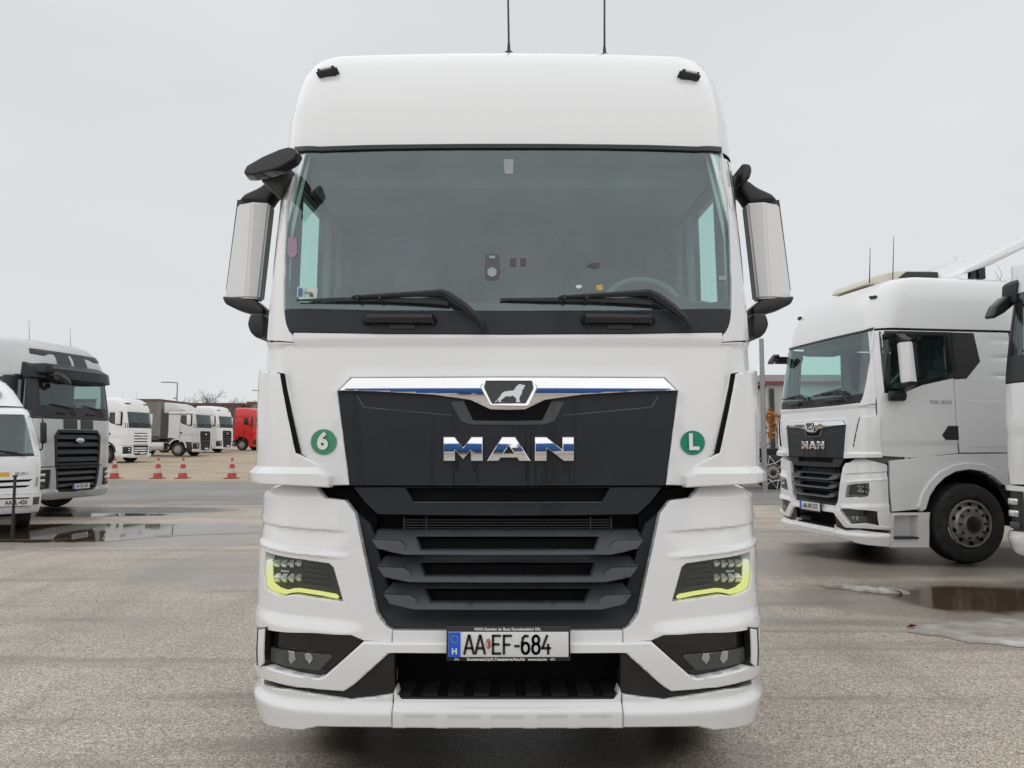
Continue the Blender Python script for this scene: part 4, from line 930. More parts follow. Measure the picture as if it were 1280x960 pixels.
    # ---- cab shell: sides, back, floor
    for sd in (-1, 1):
        m2 = (lambda l: [(-s, z) for s, z in l][::-1]) if sd < 0 else (lambda l: l)
        S = lambda l: m2(Ys(l))
        win = [(.36, 2.90), (1.24, 2.92), (1.255, 2.39), (.85, 2.29), (.52, 2.17), (.36, 2.19)]
        rear = [(1.345, 2.92), (1.60, 2.92), (1.67, 2.58), (1.47, 2.37), (1.345, 2.36)]
        P('door', S([(.25, 2.955), (1.30, 2.955), (1.31, 2.1), (1.335, 1.395), (.78, 1.335), (.26, 1.36), (.235, 2.05)]), WHITE, holes=[S(win)], grid=.07, gridz=.03, thick=.04, roll=.004,
          relief=lambda s, z: -.010 * (1 - sstep(1.50, 1.535, z)) + (.0))
        P('side_panel', S([(1.31, 2.955), (2.12, 2.955), (2.25, 2.9), (2.25, 1.40), (1.345, 1.40), (1.318, 2.1)]), WHITE, holes=[S(rear)], grid=.08, gridz=.03, thick=.04, roll=.004,
          relief=lambda s, z: sum(-.016 * (1 - abs((z - zz - .02) / .03)) * sstep(0, .12, abs(s) - TG.s_y(1.78, z)) for zz in (2.83, 2.60, 2.37) if abs(z - zz - .02) < .03))
        P('side_window', S([(.335, 2.925), (1.26, 2.94), (1.275, 2.37), (.85, 2.27), (.52, 2.15), (.335, 2.165)]), SGLASS, off=-.012, thick=0, roll=0, grid=.2)
        P('rear_side_window', S([(1.308, 2.94), (1.62, 2.94), (1.69, 2.57), (1.48, 2.345), (1.308, 2.335)]), GLOSSBLACK, off=.004, thick=.01, roll=0, grid=.2)
        P('window_frame', S([(.33, 2.945), (1.304, 2.945), (1.304, 2.35), (.86, 2.255), (.53, 2.135), (.33, 2.15)]), GLOSSBLACK, off=.002, thick=.03, roll=.002, grid=.15, holes=[S([(.42, 2.89), (1.20, 2.90), (1.21, 2.40), (.84, 2.31), (.54, 2.21), (.42, 2.22)])])
        P('drip_rail', S([(.72, 2.968), (2.235, 2.975), (2.235, 3.005), (.72, 2.995)]), BLACK, off=.002, thick=.03, roll=.002, grid=.2)
        P('rear_trim', S([(2.125, 2.955), (2.235, 2.955), (2.245, 2.4)]), BLACK, off=.006, thick=.02, roll=.001, grid=.2)
        hd = P('door_handle', S([(1.10, 1.62), (1.19, 1.74), (1.332, 1.74), (1.337, 1.56), (1.15, 1.56)]), BLACK, off=.004, thick=.02, roll=.003, grid=.1)
        P('side_locker', S([(1.46, 2.06), (2.20, 2.06), (2.20, 1.47), (1.47, 1.47)]), WHITE, off=.004, thick=.004, roll=.003, grid=.15)
        p_ = TG.P(sd * TG.s_y(1.10, 2.04), 2.04, .004)
        text_obj('model_lettering', 'TGX 18.510', .062, BRUSHED, root, p_, (R(90), 0, R(90) * sd), 1.0, .003, .0012)
        # lower skirt, wheel arch, steps
        arch = [(.82, .70), (.88, .86), (.98, .99), (1.10, 1.09), (1.26, 1.165), (1.45, 1.19), (1.64, 1.165), (1.80, 1.09), (1.92, .99)]
        P('lower_skirt', S([(.375, 1.30), (1.34, 1.385), (2.22, 1.39), (2.22, .99)] + arch[::-1] + [(.375, .67)]), WHITE, off=-.006, grid=.06, thick=.03, roll=.005)
        P('arch_flare', S([(.76, .67)] + [(1.45 + (y - 1.45) * 1.16, .5 + (z - .5) * 1.12) for y, z in arch] + [(2.0, .99)] + arch[::-1]), WHITE, off=.022, grid=.05, thick=.07, roll=.005)
        P('step_panel', S([(.36, .655), (.89, .655), (.89, .215), (.36, .225)]), WHITE, off=.0, holes=[S([(.40, .62), (.73, .62), (.73, .335), (.40, .335)])], grid=.05, thick=.17)
        P('step_back', S([(.36, .65), (.75, .65), (.75, .25), (.36, .25)]), WHITE, off=-.15, grid=.2, thick=.01)
        for l_ in ([(1.312, 2.95), (1.319, 2.95), (1.343, 1.40), (1.336, 1.40)], [(.243, 2.95), (.250, 2.95), (.254, 1.36), (.228, 1.36), (.228, 2.05)], [(1.34, 1.765), (2.24, 1.765), (2.24, 1.758), (1.34, 1.758)]):
            P('panel_seam', S(l_), CAVITY, off=-.004, thick=.004, roll=0, grid=.1)
        box('step_plate', (sd * 1.10, .565, .34), (.16, .325, .02), BLACK, root)
    box('cab_back', (0, 2.22, 2.15), (2.28, .04, 1.7), WHITE, root)
    box('cab_floor', (0, 1.24, 1.38), (2.30, 1.98, .06), FRAME, root)
    bm = bmesh.new()
    vs = [[bm.verts.new((-1.12 + 2.24 * i / 120, 2.04 + .016 * math.sin(i * .45) + .008 * math.sin(i * 1.3), z)) for z in (1.4, 3.0)] for i in range(121)]
    for a, b in zip(vs, vs[1:]): bm.faces.new((a[0], b[0], b[1], a[1]))
    finish(bm, 'rear_curtain', INTER, root, 60)
    prism('instrument_binnacle', [(.60, 2.06), (.68, 2.26), (.92, 2.30), (1.05, 2.20), (1.08, 2.06)], .52, .76, DASH, root, .03, 3)
    box('ceiling', (0, 1.28, 3.03), (2.06, 1.5, .03), INTER2, root)
    prism('dashboard', [(.20, 2.00), (.45, 2.085), (.70, 2.09), (.84, 2.0), (.86, 1.55), (.20, 1.5)], -1.12, 1.12, DASH, root, .02, 2, axis='x')
    for sx in (-1, 1): prism('door_pillar', [(.26, 2.0), (.42, 2.0), (.50, 2.93), (.42, 2.93)], sx * 1.075, sx * 1.10, INTER, root, axis='x')
    box('visor', (0, .40, 2.985), (2.0, .26, .03), INTER2, root, .01)
    box('overhead_shelf', (0, .75, 2.93), (2.1, .5, .14), INTER2, root, .03)
    for sx in (-.62, .62):
        st2 = box('seat', (sx, 1.35, 1.75), (.52, .5, .16), INTER, root, .05); box('seat_back', (sx, 1.60, 2.15), (.50, .14, .75), INTER, st2, .05); box('headrest', (sx, 1.60, 2.60), (.28, .1, .18), INTER, st2, .04)
    bm = bmesh.new(); cc = Vector((.76, .84, 2.27)); ax = Matrix.Rotation(R(-28), 3, 'X')
    ps = [cc + ax @ Vector((.225 * math.cos(k * math.pi / 16), 0, .225 * math.sin(k * math.pi / 16))) for k in range(33)]
    add_tube(bm, ps, .017, 8); bmesh.ops.recalc_face_normals(bm, faces=bm.faces[:]); sw = finish(bm, 'steering_wheel', WHEELM, root, 60)
    box('steering_hub', cc + Vector((0, .02, 0)), (.16, .06, .12), DASH, sw, .03)
    chassis(root)
    return root

# ------------------------------------------------------------------ the other makes in the yard
FM = Surf([(0.30, .07, 1.20, .34), (0.5, .02, 1.235, .34), (1.0, .0, 1.24, .33), (2.0, .04, 1.235, .32), (2.3, .075, 1.225, .31), (3.0, .19, 1.20, .30), (3.3, .24, 1.19, .30)])
def build_highcab(label, loc, rz, paint, grille=DARK, stripes=False, visor=False, low=False, plate=None, group=None, kerb=True, glassm=None, lite=False):
    glassm = glassm or DGLASS; gd = .12 if lite else .06
    root = thing('semi_truck', label, 'truck', loc, rz, group)
    X = lambda l, o=0.0: [(FM.s_x(x, z, o), z) for x, z in l]
    def P(name, out, mat, **k):
        k.setdefault('grid', gd); return panel(name, out, FM, mat, k.pop('parent', root), **k)
    hm = lambda l: l + [(-x, z) for x, z in l][::-1]
    SX = lambda y, z: FM.s_y(y, z)
    ZT = 2.98; RT = 0.0 if not low else -0.62
    # roof
    if not low:
        secs = [(3.0, .19, 1.20, .30), (3.2, .22, 1.20, .31), (3.4, .30, 1.185, .33), (3.6, .42, 1.15, .36), (3.72, .56, 1.10, .40), (3.80, .74, 1.02, .42), (3.84, 1.0, .92, .44), (3.86, 1.4, .7, .4)]
    else:
        secs = [(3.0, .19, 1.20, .30), (3.12, .24, 1.19, .31), (3.2, .34, 1.15, .36), (3.245, .5, 1.05, .40), (3.26, .8, .9, .44)]
    loft('roof', FM, secs, 2.2, paint, root, 8, 6, 4)
    if low:   # fairing behind the low roof
        bm = bmesh.new(); prof = [(.95, 3.26), (1.3, 3.50), (1.7, 3.72), (2.1, 3.84), (2.7, 3.88), (2.7, 3.1), (2.2, 3.1), (2.15, 3.25)]
        prism('roof_fairing', prof, -1.0, 1.0, paint, root, .06, 3, axis='x')
    else:
        band = hm([(0, 3.53), (.55, 3.53), (.95, 3.50), (1.02, 3.38), (.75, 3.36), (.55, 3.44), (0, 3.44)][::-1])
        # dark lamp band in the roof front, laid just proud of the skin
        RF = Surf([(s[0], s[1], s[2], s[3]) for s in secs]); XR = lambda l: [(RF.s_x(x, z), z) for x, z in l]
        if stripes:
            for a, b in (((-1.06, 3.56), (-.42, 3.47)), ((.42, 3.47), (1.06, 3.56))):
                lo = -1 if a[0] < 0 else 1
                panel('roof_lamp', XR([(lo * .45, 3.57), (lo * 1.02, 3.57), (lo * 1.06, 3.45), (lo * .78, 3.42), (lo * .60, 3.49), (lo * .45, 3.50)]), RF, BLACK, root, off=.006, thick=.01, grid=.1)
            panel('roof_lamp', XR([(-.5, 3.572), (.5, 3.572), (.5, 3.52), (-.5, 3.52)]), RF, BLACK, root, off=.007, thick=.01, grid=.1)
            for x0, x1 in ((-.46, -.05), (.05, .46)):
                panel('roof_stripe', XR([(x0, 3.28), (x1, 3.28), (x1, 3.515), (x0, 3.515)]), RF, STRIPE, root, off=.006, thick=.004, grid=.1, roll=0)
        else:
            for lo in (-1, 1): panel('roof_lamp', XR([(lo * .55, 3.52), (lo * 1.0, 3.52), (lo * 1.03, 3.44), (lo * .62, 3.44)]), RF, BLACK, root, off=.006, thick=.01, grid=.1)
    # front panel with grille opening
    gp = [(0, 1.80), (.60, 1.80), (.70, 1.68), (.66, 1.02)]
    fp = [(0, 2.05)]
    lf = X([(0, 2.05), (-1.0, 2.05)]) + [(-SX(.36, 2.05), 2.05), (-SX(.36, 1.02), 1.02)] + X([(-.68, 1.02), (-.72, 1.68), (-.61, 1.82), (0, 1.82)])
    P('front_panel', lf + mir(lf)[1:-1], paint, thick=.05, relief=lambda s, z: -.012 * sstep(1.60, 1.56, z) * sstep(.74, .80, abs(s)))
    if stripes:
        for x0, x1 in ((-.46, -.05), (.05, .46)): P('hood_stripe', X([(x0, 1.83), (x1, 1.83), (x1, 2.045), (x0, 2.045)]), STRIPE, off=.004, thick=.004, roll=0)
    P('grille_backing', X([(-.74, .48), (.74, .48), (.74, 1.82), (-.74, 1.82)]), CAVITY, off=-.08, thick=.01, roll=0, grid=.3)
    o_ = hm([(0, 1.81), (-.61, 1.81), (-.715, 1.68), (-.675, 1.03), (0, 1.03)]); i_ = hm([(0, 1.755), (-.575, 1.755), (-.66, 1.66), (-.62, 1.08), (0, 1.08)])
    dd = lambda l: [l[0]] + l[1:len(l) // 2] + [l[len(l) // 2 - 0]] + l[len(l) // 2 + 1:-1]
    def ringpoly(l):
        h = l[1:-1]; return X([l[0]] + h + [l[-1]] + [(-x, z) for x, z in h][::-1])
    P('grille_surround', ringpoly([(0, 1.81), (-.61, 1.81), (-.715, 1.68), (-.675, 1.03), (0, 1.03)]), BLACK if grille is not paint else paint, off=.012, thick=.05, holes=[ringpoly([(0, 1.755), (-.575, 1.755), (-.66, 1.66), (-.62, 1.08), (0, 1.08)])])
    for k in range(4):
        z0 = 1.115 + k * .165
        P('grille_slat', X([(-.645, z0), (.645, z0), (.655, z0 + .10), (-.655, z0 + .10)]), grille, off=.0, relief=lambda s, z, z0=z0: .015 - .35 * (z - z0), thick=.05, gridz=.05)
    ep = FM.P(0, 1.58, .035)
    em = lathe_obj('emblem', [(0.0, -.012), (.08, -.010), (.095, 0), (.098, .015), (0.0, .016)], BRUSHED, root, 24, 'y', (0, 0, 0)); em.location = ep; em.scale = (1.35, 1, .62)
    # bumper
    bl = X([(0, 1.0), (-.64, 1.0), (-.70, .92), (-.60, .50), (0, .46)]); 
    bo = [(-SX(.36, 1.0), 1.0), (-SX(.36, .34), .34)] + X([(-.75, .30), (0, .30)])
    pts = X([(-.68, 1.0)]) + bo + X([(0, .44), (-.56, .46), (-.62, .52)])
    P('bumper', pts[:4 + 1] + [], paint, off=.0) if False else None
    half = X([(-.69, 1.0)]) + bo + X([(0, .44), (-.54, .455), (-.60, .50)])
    # U-shaped bumper: left half down, across, right half up
    hole = [[(-SX(.30, .95), .95), (-SX(.30, .52), .52)] + X([(-.80, .55), (-.80, .95)])]; hole.append(mir(hole[0]))
    inner = X([(0, .44), (-.54, .455), (-.62, .52), (-.69, 1.0)])
    outer = [(-SX(.36, 1.0), 1.0), (-SX(.36, .34), .34)] + X([(-.75, .30)])
    P('bumper', outer + mir(outer) + mir(inner)[:-1] + inner, SILVER if stripes else paint, off=.02, thick=.07, holes=hole, relief=lambda s, z: .03 * sstep(.52, .46, z))
    lo_ = ringpoly([(0, 1.015), (-.685, 1.015), (-.63, .53), (-.545, .46), (0, .45)])
    P('lower_grille', lo_, BLACK, off=.005, thick=.05, holes=[ringpoly([(0, .96), (-.62, .96), (-.575, .56), (-.52, .51), (0, .51)])])
    for k in range(3):
        z0 = .56 + k * .135
        P('lower_slat', X([(-.60, z0), (.60, z0), (.61, z0 + .07), (-.61, z0 + .07)]), BLACK if grille is not paint else grille, off=-.01, relief=lambda s, z, z0=z0: .01 - .4 * (z - z0), thick=.04, gridz=.05)
    for sd in (-1, 1):
        m2 = (lambda l: mir(l)) if sd > 0 else (lambda l: l)
        h = P('headlight', m2([(-SX(.31, .96), .96), (-SX(.31, .51), .51)] + X([(-.79, .54), (-.79, .96)])), HOUS, off=-.02, thick=.02, roll=0)
        for zz in (.60, .72, .84):
            q = FM.P(-sd * FM.s_x(.98, zz) * -1, zz, -.012)
            box('lamp_unit', (q.x, q.y, q.z), (.13, .04, .07), LEDC if zz > .65 else FOGH, h, .015)
    # cowl, windscreen, pillars
    cw = [(-SX(.22, 2.05), 2.06), ] ; l_ = [(-SX(.20, 2.06), 2.06)] + X([(0, 2.06)]); 
    cwl = X([(0, 2.06)]) + [(-SX(.22, 2.06), 2.06), (-SX(.26, 2.34), 2.34)] + X([(0, 2.32)])
    P('cowl', cwl + mir(cwl)[1:-1], BLACK, off=.006, thick=.04)
    wl = X([(0, 2.30), (-1.06, 2.32), (-1.04, 3.0), (0, 3.0)])
    P('windscreen', wl + mir(wl)[1:-1], glassm, off=0, thick=0, roll=0, grid=.12)
    for sd in (-1, 1):
        m2 = (lambda l: mir(l)) if sd > 0 else (lambda l: l)
        P('pillar', m2(X([(-1.02, 3.02), (-1.04, 2.06)]) + [(-SX(.36, 2.06), 2.06), (-SX(.40, 3.02), 3.02)]), BLACK if not lite else paint, off=.006, thick=.04)
    for x0 in (-.55, .35):
        wp = tube('wiper', [FM.P(x0 + .42, 2.13, .04), FM.P(x0 + .30, 2.30, .05), FM.P(x0 - .25, 2.37, .035)], [.014, .016, .010], BLACK, root, 6)
        tube('grab_handle', [FM.P(x0 - .1, 2.17, .005), FM.P(x0 - .08, 2.18, .04), FM.P(x0 + .14, 2.18, .04), FM.P(x0 + .16, 2.17, .005)], .018, BLACK, root, 6)
    if visor:
        zb, zt = 2.90, 3.24; vb = FM.P(0, zb, 0).y; pf = [(.10, zb - .02), (-.20, zb + .03), (-.16, zt - .10), (.06, zt + .02), (.24, zt + .02), (.28, zb)]
        bm = bmesh.new(); rows = []
        for i in range(13):
            x = -1.2 + 2.4 * i / 12; back = .30 * (abs(x) / 1.2) ** 4
            rows.append([bm.verts.new((x, y + .12 + back * (1 if y < .2 else .4), z)) for y, z in pf])
        for a, b in zip(rows, rows[1:]):
            for i in range(len(a)): bm.faces.new((a[i], a[(i + 1) % len(a)], b[(i + 1) % len(a)], b[i]))
        bm.faces.new(rows[0]); bm.faces.new(rows[-1]); bmesh.ops.recalc_face_normals(bm, faces=bm.faces[:]); finish(bm, 'sun_visor', COWL, root, 30)
    if kerb:
        kp = [(-1.02, 2.99), (-.98, 3.06), (-.80, 3.02), (-.58, 2.88), (-.56, 2.80), (-.74, 2.79), (-.95, 2.86)]
        if not visor: kp = [(x - .42, z) for x, z in kp]
        k_ = prism('kerb_mirror', kp, -.22, .04, GLOSSBLACK, root, .04, 2) if visor else prism('kerb_mirror', [(y + .25, z) for y, z in ((.02, 2.95), (-.02, 3.0), (-.10, 2.98), (-.22, 2.88), (-.28, 2.76), (-.24, 2.74), (-.12, 2.80), (.0, 2.89))], -1.18, -1.06, GLOSSBLACK, root, .03, 3, axis='x')
        prism('kerb_mirror_arm', [(-1.16, 3.02), (-1.12, 3.22), (-.92, 3.22), (-.95, 3.0)], -.05, .34, COWL, k_, .03) if visor else prism('kerb_mirror_arm', [(.20, 2.90), (.22, 3.12), (.34, 3.18), (.50, 3.1), (.46, 2.92)], -1.20, -1.0, COWL, k_, .03, axis='x')
    # sides
    for sd in (-1, 1):
        S = lambda l: (mir([(FM.s_y(y, z), z) for y, z in l]) if sd < 0 else [(FM.s_y(y, z), z) for y, z in l])
        win = [(.42, 2.93), (1.22, 2.93), (1.25, 2.45), (1.1, 2.33), (.7, 2.22), (.42, 2.18)]
        wb = [(.45, 2.90), (1.19, 2.90), (1.22, 2.47), (1.08, 2.36), (.7, 2.25), (.45, 2.21)]
        P('door', S([(.37, 2.995), (1.30, 2.995), (1.31, 2.1), (1.33, 1.05), (.37, 1.03)]), paint, holes=[S(win)], thick=.04, gridz=.08, relief=lambda s, z: -.012 * (1 - sstep(1.5, 1.54, z)))
        P('side_panel', S([(1.31, 2.995), (2.2, 2.995), (2.2, 1.35), (1.33, 1.25), (1.32, 2.1)]), paint, thick=.04)
        P('side_window', S(win), DGLASS if not lite else GLOSSBLACK, off=-.01, thick=0, roll=0, grid=.2)
        P('window_frame', S([(.40, 2.95), (1.24, 2.95), (1.27, 2.43), (1.1, 2.31), (.7, 2.20), (.40, 2.16)]), BLACK, off=.004, thick=.03, holes=[S(wb)], roll=0)
        if low: P('drip_rail', S([(.37, 3.0), (2.2, 3.0), (2.2, 3.05), (.37, 3.05)]), BLACK, off=.006, thick=.03, roll=0)
        P('door_handle', S([(1.10, 1.74), (1.26, 1.76), (1.26, 1.62), (1.12, 1.62)]), BLACK, off=.006, thick=.02)
        P('door_seam', S([(1.312, 2.99), (1.318, 2.99), (1.340, 1.06), (1.330, 1.06)]), CAVITY, off=.001, thick=.004, roll=0)
        arch = [(.83, .62), (.88, .86), (.98, .99), (1.10, 1.09), (1.26, 1.165), (1.45, 1.19), (1.64, 1.165), (1.80, 1.09), (1.92, .99), (2.02, .86)]
        P('lower_skirt', S([(.37, 1.02), (1.0, 1.04), (1.33, 1.235), (2.2, 1.33), (2.2, .86)] + arch[::-1] + [(.80, .34), (.37, .34)]), paint if not low else BLACK, off=-.004, thick=.04)
        P('arch_flare', S([(.74, .62)] + [(1.45 + (y - 1.45) * 1.17, .5 + (z - .5) * 1.13) for y, z in arch] + arch[::-1]), paint if low else BLACK, off=.03, thick=.08)
        if not lite: P('step_recess', S([(.45, .98), (.78, .98), (.76, .42), (.45, .42)]), CAVITY, off=.002, thick=.01, roll=0)
        mx_ = sd * 1.46
        mm_ = COWL if paint is SILVER else WHITE2
        mm_ = RED if paint is RED else mm_
        m_ = prism('mirror', [(mx_ - .12, 2.95), (mx_ + .12, 2.95), (mx_ + .11, 2.25), (mx_ - .10, 2.25)], .40, .62, mm_, root, .04, 2)
        prism('mirror_arm', [(sd * 1.2, 2.98), (sd * 1.36, 2.98), (sd * 1.36, 2.88), (sd * 1.2, 2.88)], .46, .54, BLACK, m_, .01)
        prism('mirror_foot', [(sd * 1.2, 2.34), (sd * 1.40, 2.34), (sd * 1.40, 2.24), (sd * 1.2, 2.24)], .46, .54, BLACK, m_, .01)
    box('cab_back', (0, 2.18, 2.1), (2.36, .04, 1.7), paint, root)
    box('cab_floor', (0, 1.24, 1.33), (2.34, 1.85, .06), FRAME, root); box('rear_lining', (0, 2.05, 2.2), (2.3, .05, 1.7), INTER, root); box('ceiling', (0, 1.28, 3.02), (2.1, 1.5, .03), INTER2, root)
    prism('dashboard', [(.24, 2.1), (.5, 2.28), (.75, 2.26), (.9, 2.0), (.9, 1.5), (.24, 1.5)], -1.14, 1.14, DASH, root, .02, 2, axis='x')
    for sx in (-.62, .62): 
        st2 = box('seat_back', (sx, 1.60, 2.2), (.50, .14, .8), INTER, root, .05); box('headrest', (sx, 1.60, 2.68), (.28, .1, .18), INTER, st2, .04)
    bm = bmesh.new(); cc = Vector((.62, .80, 2.34)); ax = Matrix.Rotation(R(-28), 3, 'X')
    add_tube(bm, [cc + ax @ Vector((.22 * math.cos(k * math.pi / 8), 0, .22 * math.sin(k * math.pi / 8))) for k in range(17)], .018, 6); bmesh.ops.recalc_face_normals(bm, faces=bm.faces[:]); finish(bm, 'steering_wheel', DASH, root, 60)
    plh = box('number_plate', (0.04, -.05, .56), (.53, .02, .125), BLACK, root)
    box('plate', (0.04, -.063, .56), (.52, .006, .112), PLATEW, plh); box('plate_band', (0.04 - .235, -.0665, .56), (.05, .004, .111), PLATEB, plh)
    if plate: text_obj('plate_lettering', plate, .105, INK, plh, (.065, -.067, .56), sx=.78, bold=.002)
    for sx in (-.62, .62):
        an = tube('aerial', [(sx, .85, 3.70 + RT * .9), (sx + .01, .9, 4.25 + RT * .9)], [.007, .003], BLACK, root, 5)
    chassis(root, lite=lite)
    return root

# ------------------------------------------------------------------ placing the trucks
hero = build_tgx('large white truck cab facing the camera head-on with lit yellow-green headlamp strips', (RX, RY, 0), 0.0)

MAN_YAW = R(-81.5)
second = copy_tree(hero, skip=('side_vent', 'badge', 'plate_character', 'toll_sticker', 'permit_sticker', 'crest', 'crest_crown', 'crest_bar', 'holder_lettering', 'holder_mark', 'aerial', 'screen_sensor', 'note', 'pillar_tag', 'country_letter', 'dashboard_decal', 'cabin_tag', 'star'))
second.location = (4.19, 10.77, 0); second.rotation_euler.z = MAN_YAW
second['label'] = 'cream-white truck seen from its side on the right with rooftop cooler and unlit headlamps'
def walk(o):
    yield o
    for c in o.children: yield from walk(c)
for o in walk(second):
    if o.name.split('.')[0] == 'running_light':
        o.material_slots[0].link = 'OBJECT'; o.material_slots[0].material = DRL_OFF
    if o.name.split('.')[0] == 'plate_holder': ph2 = o
pc = face(635.5, 804.5, .06)
text_obj('plate_lettering', 'AA HY-717', .098, INK, ph2, (pc.x + .025, pc.y - .0075, pc.z - .003), sx=.80, bold=.002)
CREAM = M('cooler_cream_plastic', (0.66, 0.63, 0.54), 0.5)
ac = prism('roof_cooler', [(.62, 3.70), (.70, 3.80), (1.05, 3.90), (1.6, 3.93), (1.75, 3.90), (1.75, 3.72)], -.45, .45, CREAM, second, .03, 2, axis='x')
prism('cooler_grille', [(1.10, 3.80), (1.22, 3.89), (1.70, 3.90), (1.70, 3.80)], .452, .47, BLACK, ac, .004, axis='x')
for y_ in (.62, .98): 
    tube('aerial', [(.52 if y_ < .7 else .50, y_, 3.70), (.52, y_ + .03, 4.20 + (y_ - .62) * .5)], [.008, .003], BLACK, second, 6)
sp = prism('roof_spoiler', [(1.62, 3.74), (1.72, 3.84), (2.65, 4.30), (3.3, 4.52), (3.3, 4.40), (2.6, 4.14), (2.05, 3.88)], -1.0, 1.0, WHITE, second, .03, 2, axis='x')
prism('spoiler_strut', [(2.02, 3.74), (2.12, 3.74), (2.12, 3.95), (2.02, 3.92)], .78, .84, BLACK, sp, axis='x'); prism('spoiler_strut', [(1.90, 3.74), (1.98, 3.74), (1.98, 3.90), (1.90, 3.86)], .78, .84, BLACK, sp, axis='x')
prism('side_deflector', [(2.27, 3.85), (3.0, 3.95), (3.0, 1.0), (2.27, 1.0)], 1.10, 1.14, WHITE, second, .01, axis='x')
prism('side_deflector', [(2.27, 3.85), (3.0, 3.95), (3.0, 1.0), (2.27, 1.0)], -1.14, -1.10, WHITE, second, .01, axis='x')

silver = build_highcab('silver truck with two charcoal bonnet stripes and a dark sun visor on the left', (-9.77, 17.4, 0), R(80), SILVER, DARK, stripes=True, visor=True, plate='AA RZ-243')
for c in list(silver.children):
    if c.name.split('.')[0] == 'mirror' and sum(v.co.x for v in c.data.vertices) > 0:
        for d in list(c.children): bpy.data.objects.remove(d)
        bpy.data.objects.remove(c)
edge = build_highcab('white truck cut off by the right picture border, nearest on that side', (5.54, 7.35, 0), R(-81), WHITE, DARK, kerb=True); edge.scale = (1.06, 1.06, 1.06)
for c in list(edge.children):
    if c.name.split('.')[0] == 'mirror' and sum(v.co.x for v in c.data.vertices) < 0:
        for d in list(c.children): bpy.data.objects.remove(d)
        bpy.data.objects.remove(c)
GR = 'white trucks parked in a row on the gravel lot'
white1 = build_highcab('white truck with white-slatted grille parked on gravel behind the silver striped truck', (-22.1, 45.9, terr(45.9)), R(80), WHITE, WHITE, lite=True, group=GR, kerb=False)
def at_px(px, d): return (*ground_at(px, d)[:2], terr(d))
grey = build_highcab('pale silver low-roof truck with tall roof fairing on the gravel lot', at_px(258, 56), R(83), SILVER2, DARK, low=True, lite=True, kerb=False, group=GR)
white2 = build_highcab('white truck with black grille between the low-roof truck and the red truck', at_px(285, 64), R(81), WHITE, DARK, lite=True, kerb=False, group=GR)
red = copy_tree(white2); red.location = at_px(330, 70); red.rotation_euler.z = R(78)
red['label'] = 'bright red truck partly hidden by the large white truck on the left'
del red['group']
for o in walk(red):
    for sl in o.material_slots:
        if sl.material in (WHITE, WHITE2): sl.link = 'OBJECT'; sl.material = RED

# curtain-sided trailer behind the low-roof truck
CURT = M('curtain_grey_tarpaulin', (0.20, 0.195, 0.185), 0.6, noise=(1.2, 0.15), bump=(8, 0.4))
TRB = M('trailer_rust_brown', (0.10, 0.055, 0.05), 0.6)
tr = thing('curtain_trailer', 'grey curtain-sided trailer standing between two trucks on the gravel lot', 'trailer', (*at_px(216, 57)[:2], terr(57)), R(80))
bm = bmesh.new()
for k in range(24): add_box(bm, (-1.25 + .012 * (k % 2), .35 + k * .5, 2.7), (.04, .49, 2.5))
add_box(bm, (0, 6.2, 2.7), (2.44, 12.0, 2.5)); finish(bm, 'curtain', CURT, tr, 0)
box('front_wall', (0, .18, 2.6), (2.5, .06, 2.7), CURT, tr); box('roof_edge', (0, 6.2, 3.99), (2.54, 12.1, .08), TRB, tr)
for k in range(16): box('pallet_board', (-1.22, .6 + k * .75, 1.55), (.05, .62, .8), TRB, tr)
box('trailer_frame', (0, 6.2, 1.15), (2.4, 12, .22), FRAME, tr)
for y_ in (8.0, 9.3, 10.6):
    for sx in (-1.0, 1.0): wheel(tr, sx, y_, .505, sx, width=.36, dual=True, lite=True)

# ------------------------------------------------------------------ small delivery truck at the left border
IS = Surf([(.30, .05, .93, .22), (.5, .0, .96, .22), (.9, .02, .97, .22), (1.25, .06, .965, .22), (1.4, .10, .94, .22), (2.0, .34, .80, .22), (2.12, .46, .76, .24)])
iz = thing('delivery_truck', 'small white delivery truck with orange nose stripe cut off by the left border', 'truck', (-8.88, 12.75, 0), R(37))
Xi = lambda l: [(IS.s_x(x, z), z) for x, z in l]
Pi = lambda name, out, mat, **k: panel(name, out, IS, mat, k.pop('parent', iz), **{'grid': .06, **k})
sy = lambda y, z: IS.s_y(y, z)
h = Xi([(0, 1.30)]) + [(-sy(.5, 1.30), 1.30), (-sy(.5, .66), .66)] + Xi([(0, .66)])
zz_ = [[(-.95, .82), (.78, .865), (.84, .905), (-.95, .885)], [(-.95, .73), (.74, .77), (.80, .805), (-.95, .79)]]
Pi('front_panel', h + mir(h)[1:-1], WHITE, thick=.04)
for l in zz_: Pi('grille_slot', Xi([(max(-.9, x), z) for x, z in l]), CAVITY, off=.003, thick=.006, roll=0)
Pi('nose_stripe', Xi([(-.6, .955), (.50, .955), (.50, 1.03), (-.6, 1.03)]), M('stripe_orange', (.72, .42, .05), .5), off=.003, thick=.003, roll=0)
q = IS.P(IS.s_x(.67, 1.0), 1.0, .004); text_obj('maker_lettering', 'ISUZU', .07, BRUSHED, iz, q, (R(90), 0, R(6)), 1.0, .003, .002)
h = Xi([(0, .655)]) + [(-sy(.5, .655), .655), (-sy(.5, .33), .33)] + Xi([(0, .33)])
Pi('bumper', h + mir(h)[1:-1], WHITE, off=.03, thick=.06, holes=[Xi([(-.6, .60), (-.6, .45), (.78, .45), (.80, .60)])])
Pi('bumper_opening', Xi([(-.62, .62), (-.62, .43), (.80, .43), (.82, .62)]), CAVITY, off=-.02, thick=.01, roll=0)
for sx in (-1, 1): Pi('fog_lamp', Xi([(sx * .84, .60), (sx * .93, .60), (sx * .92, .47), (sx * .84, .47)]), FOGH, off=.035, thick=.01)
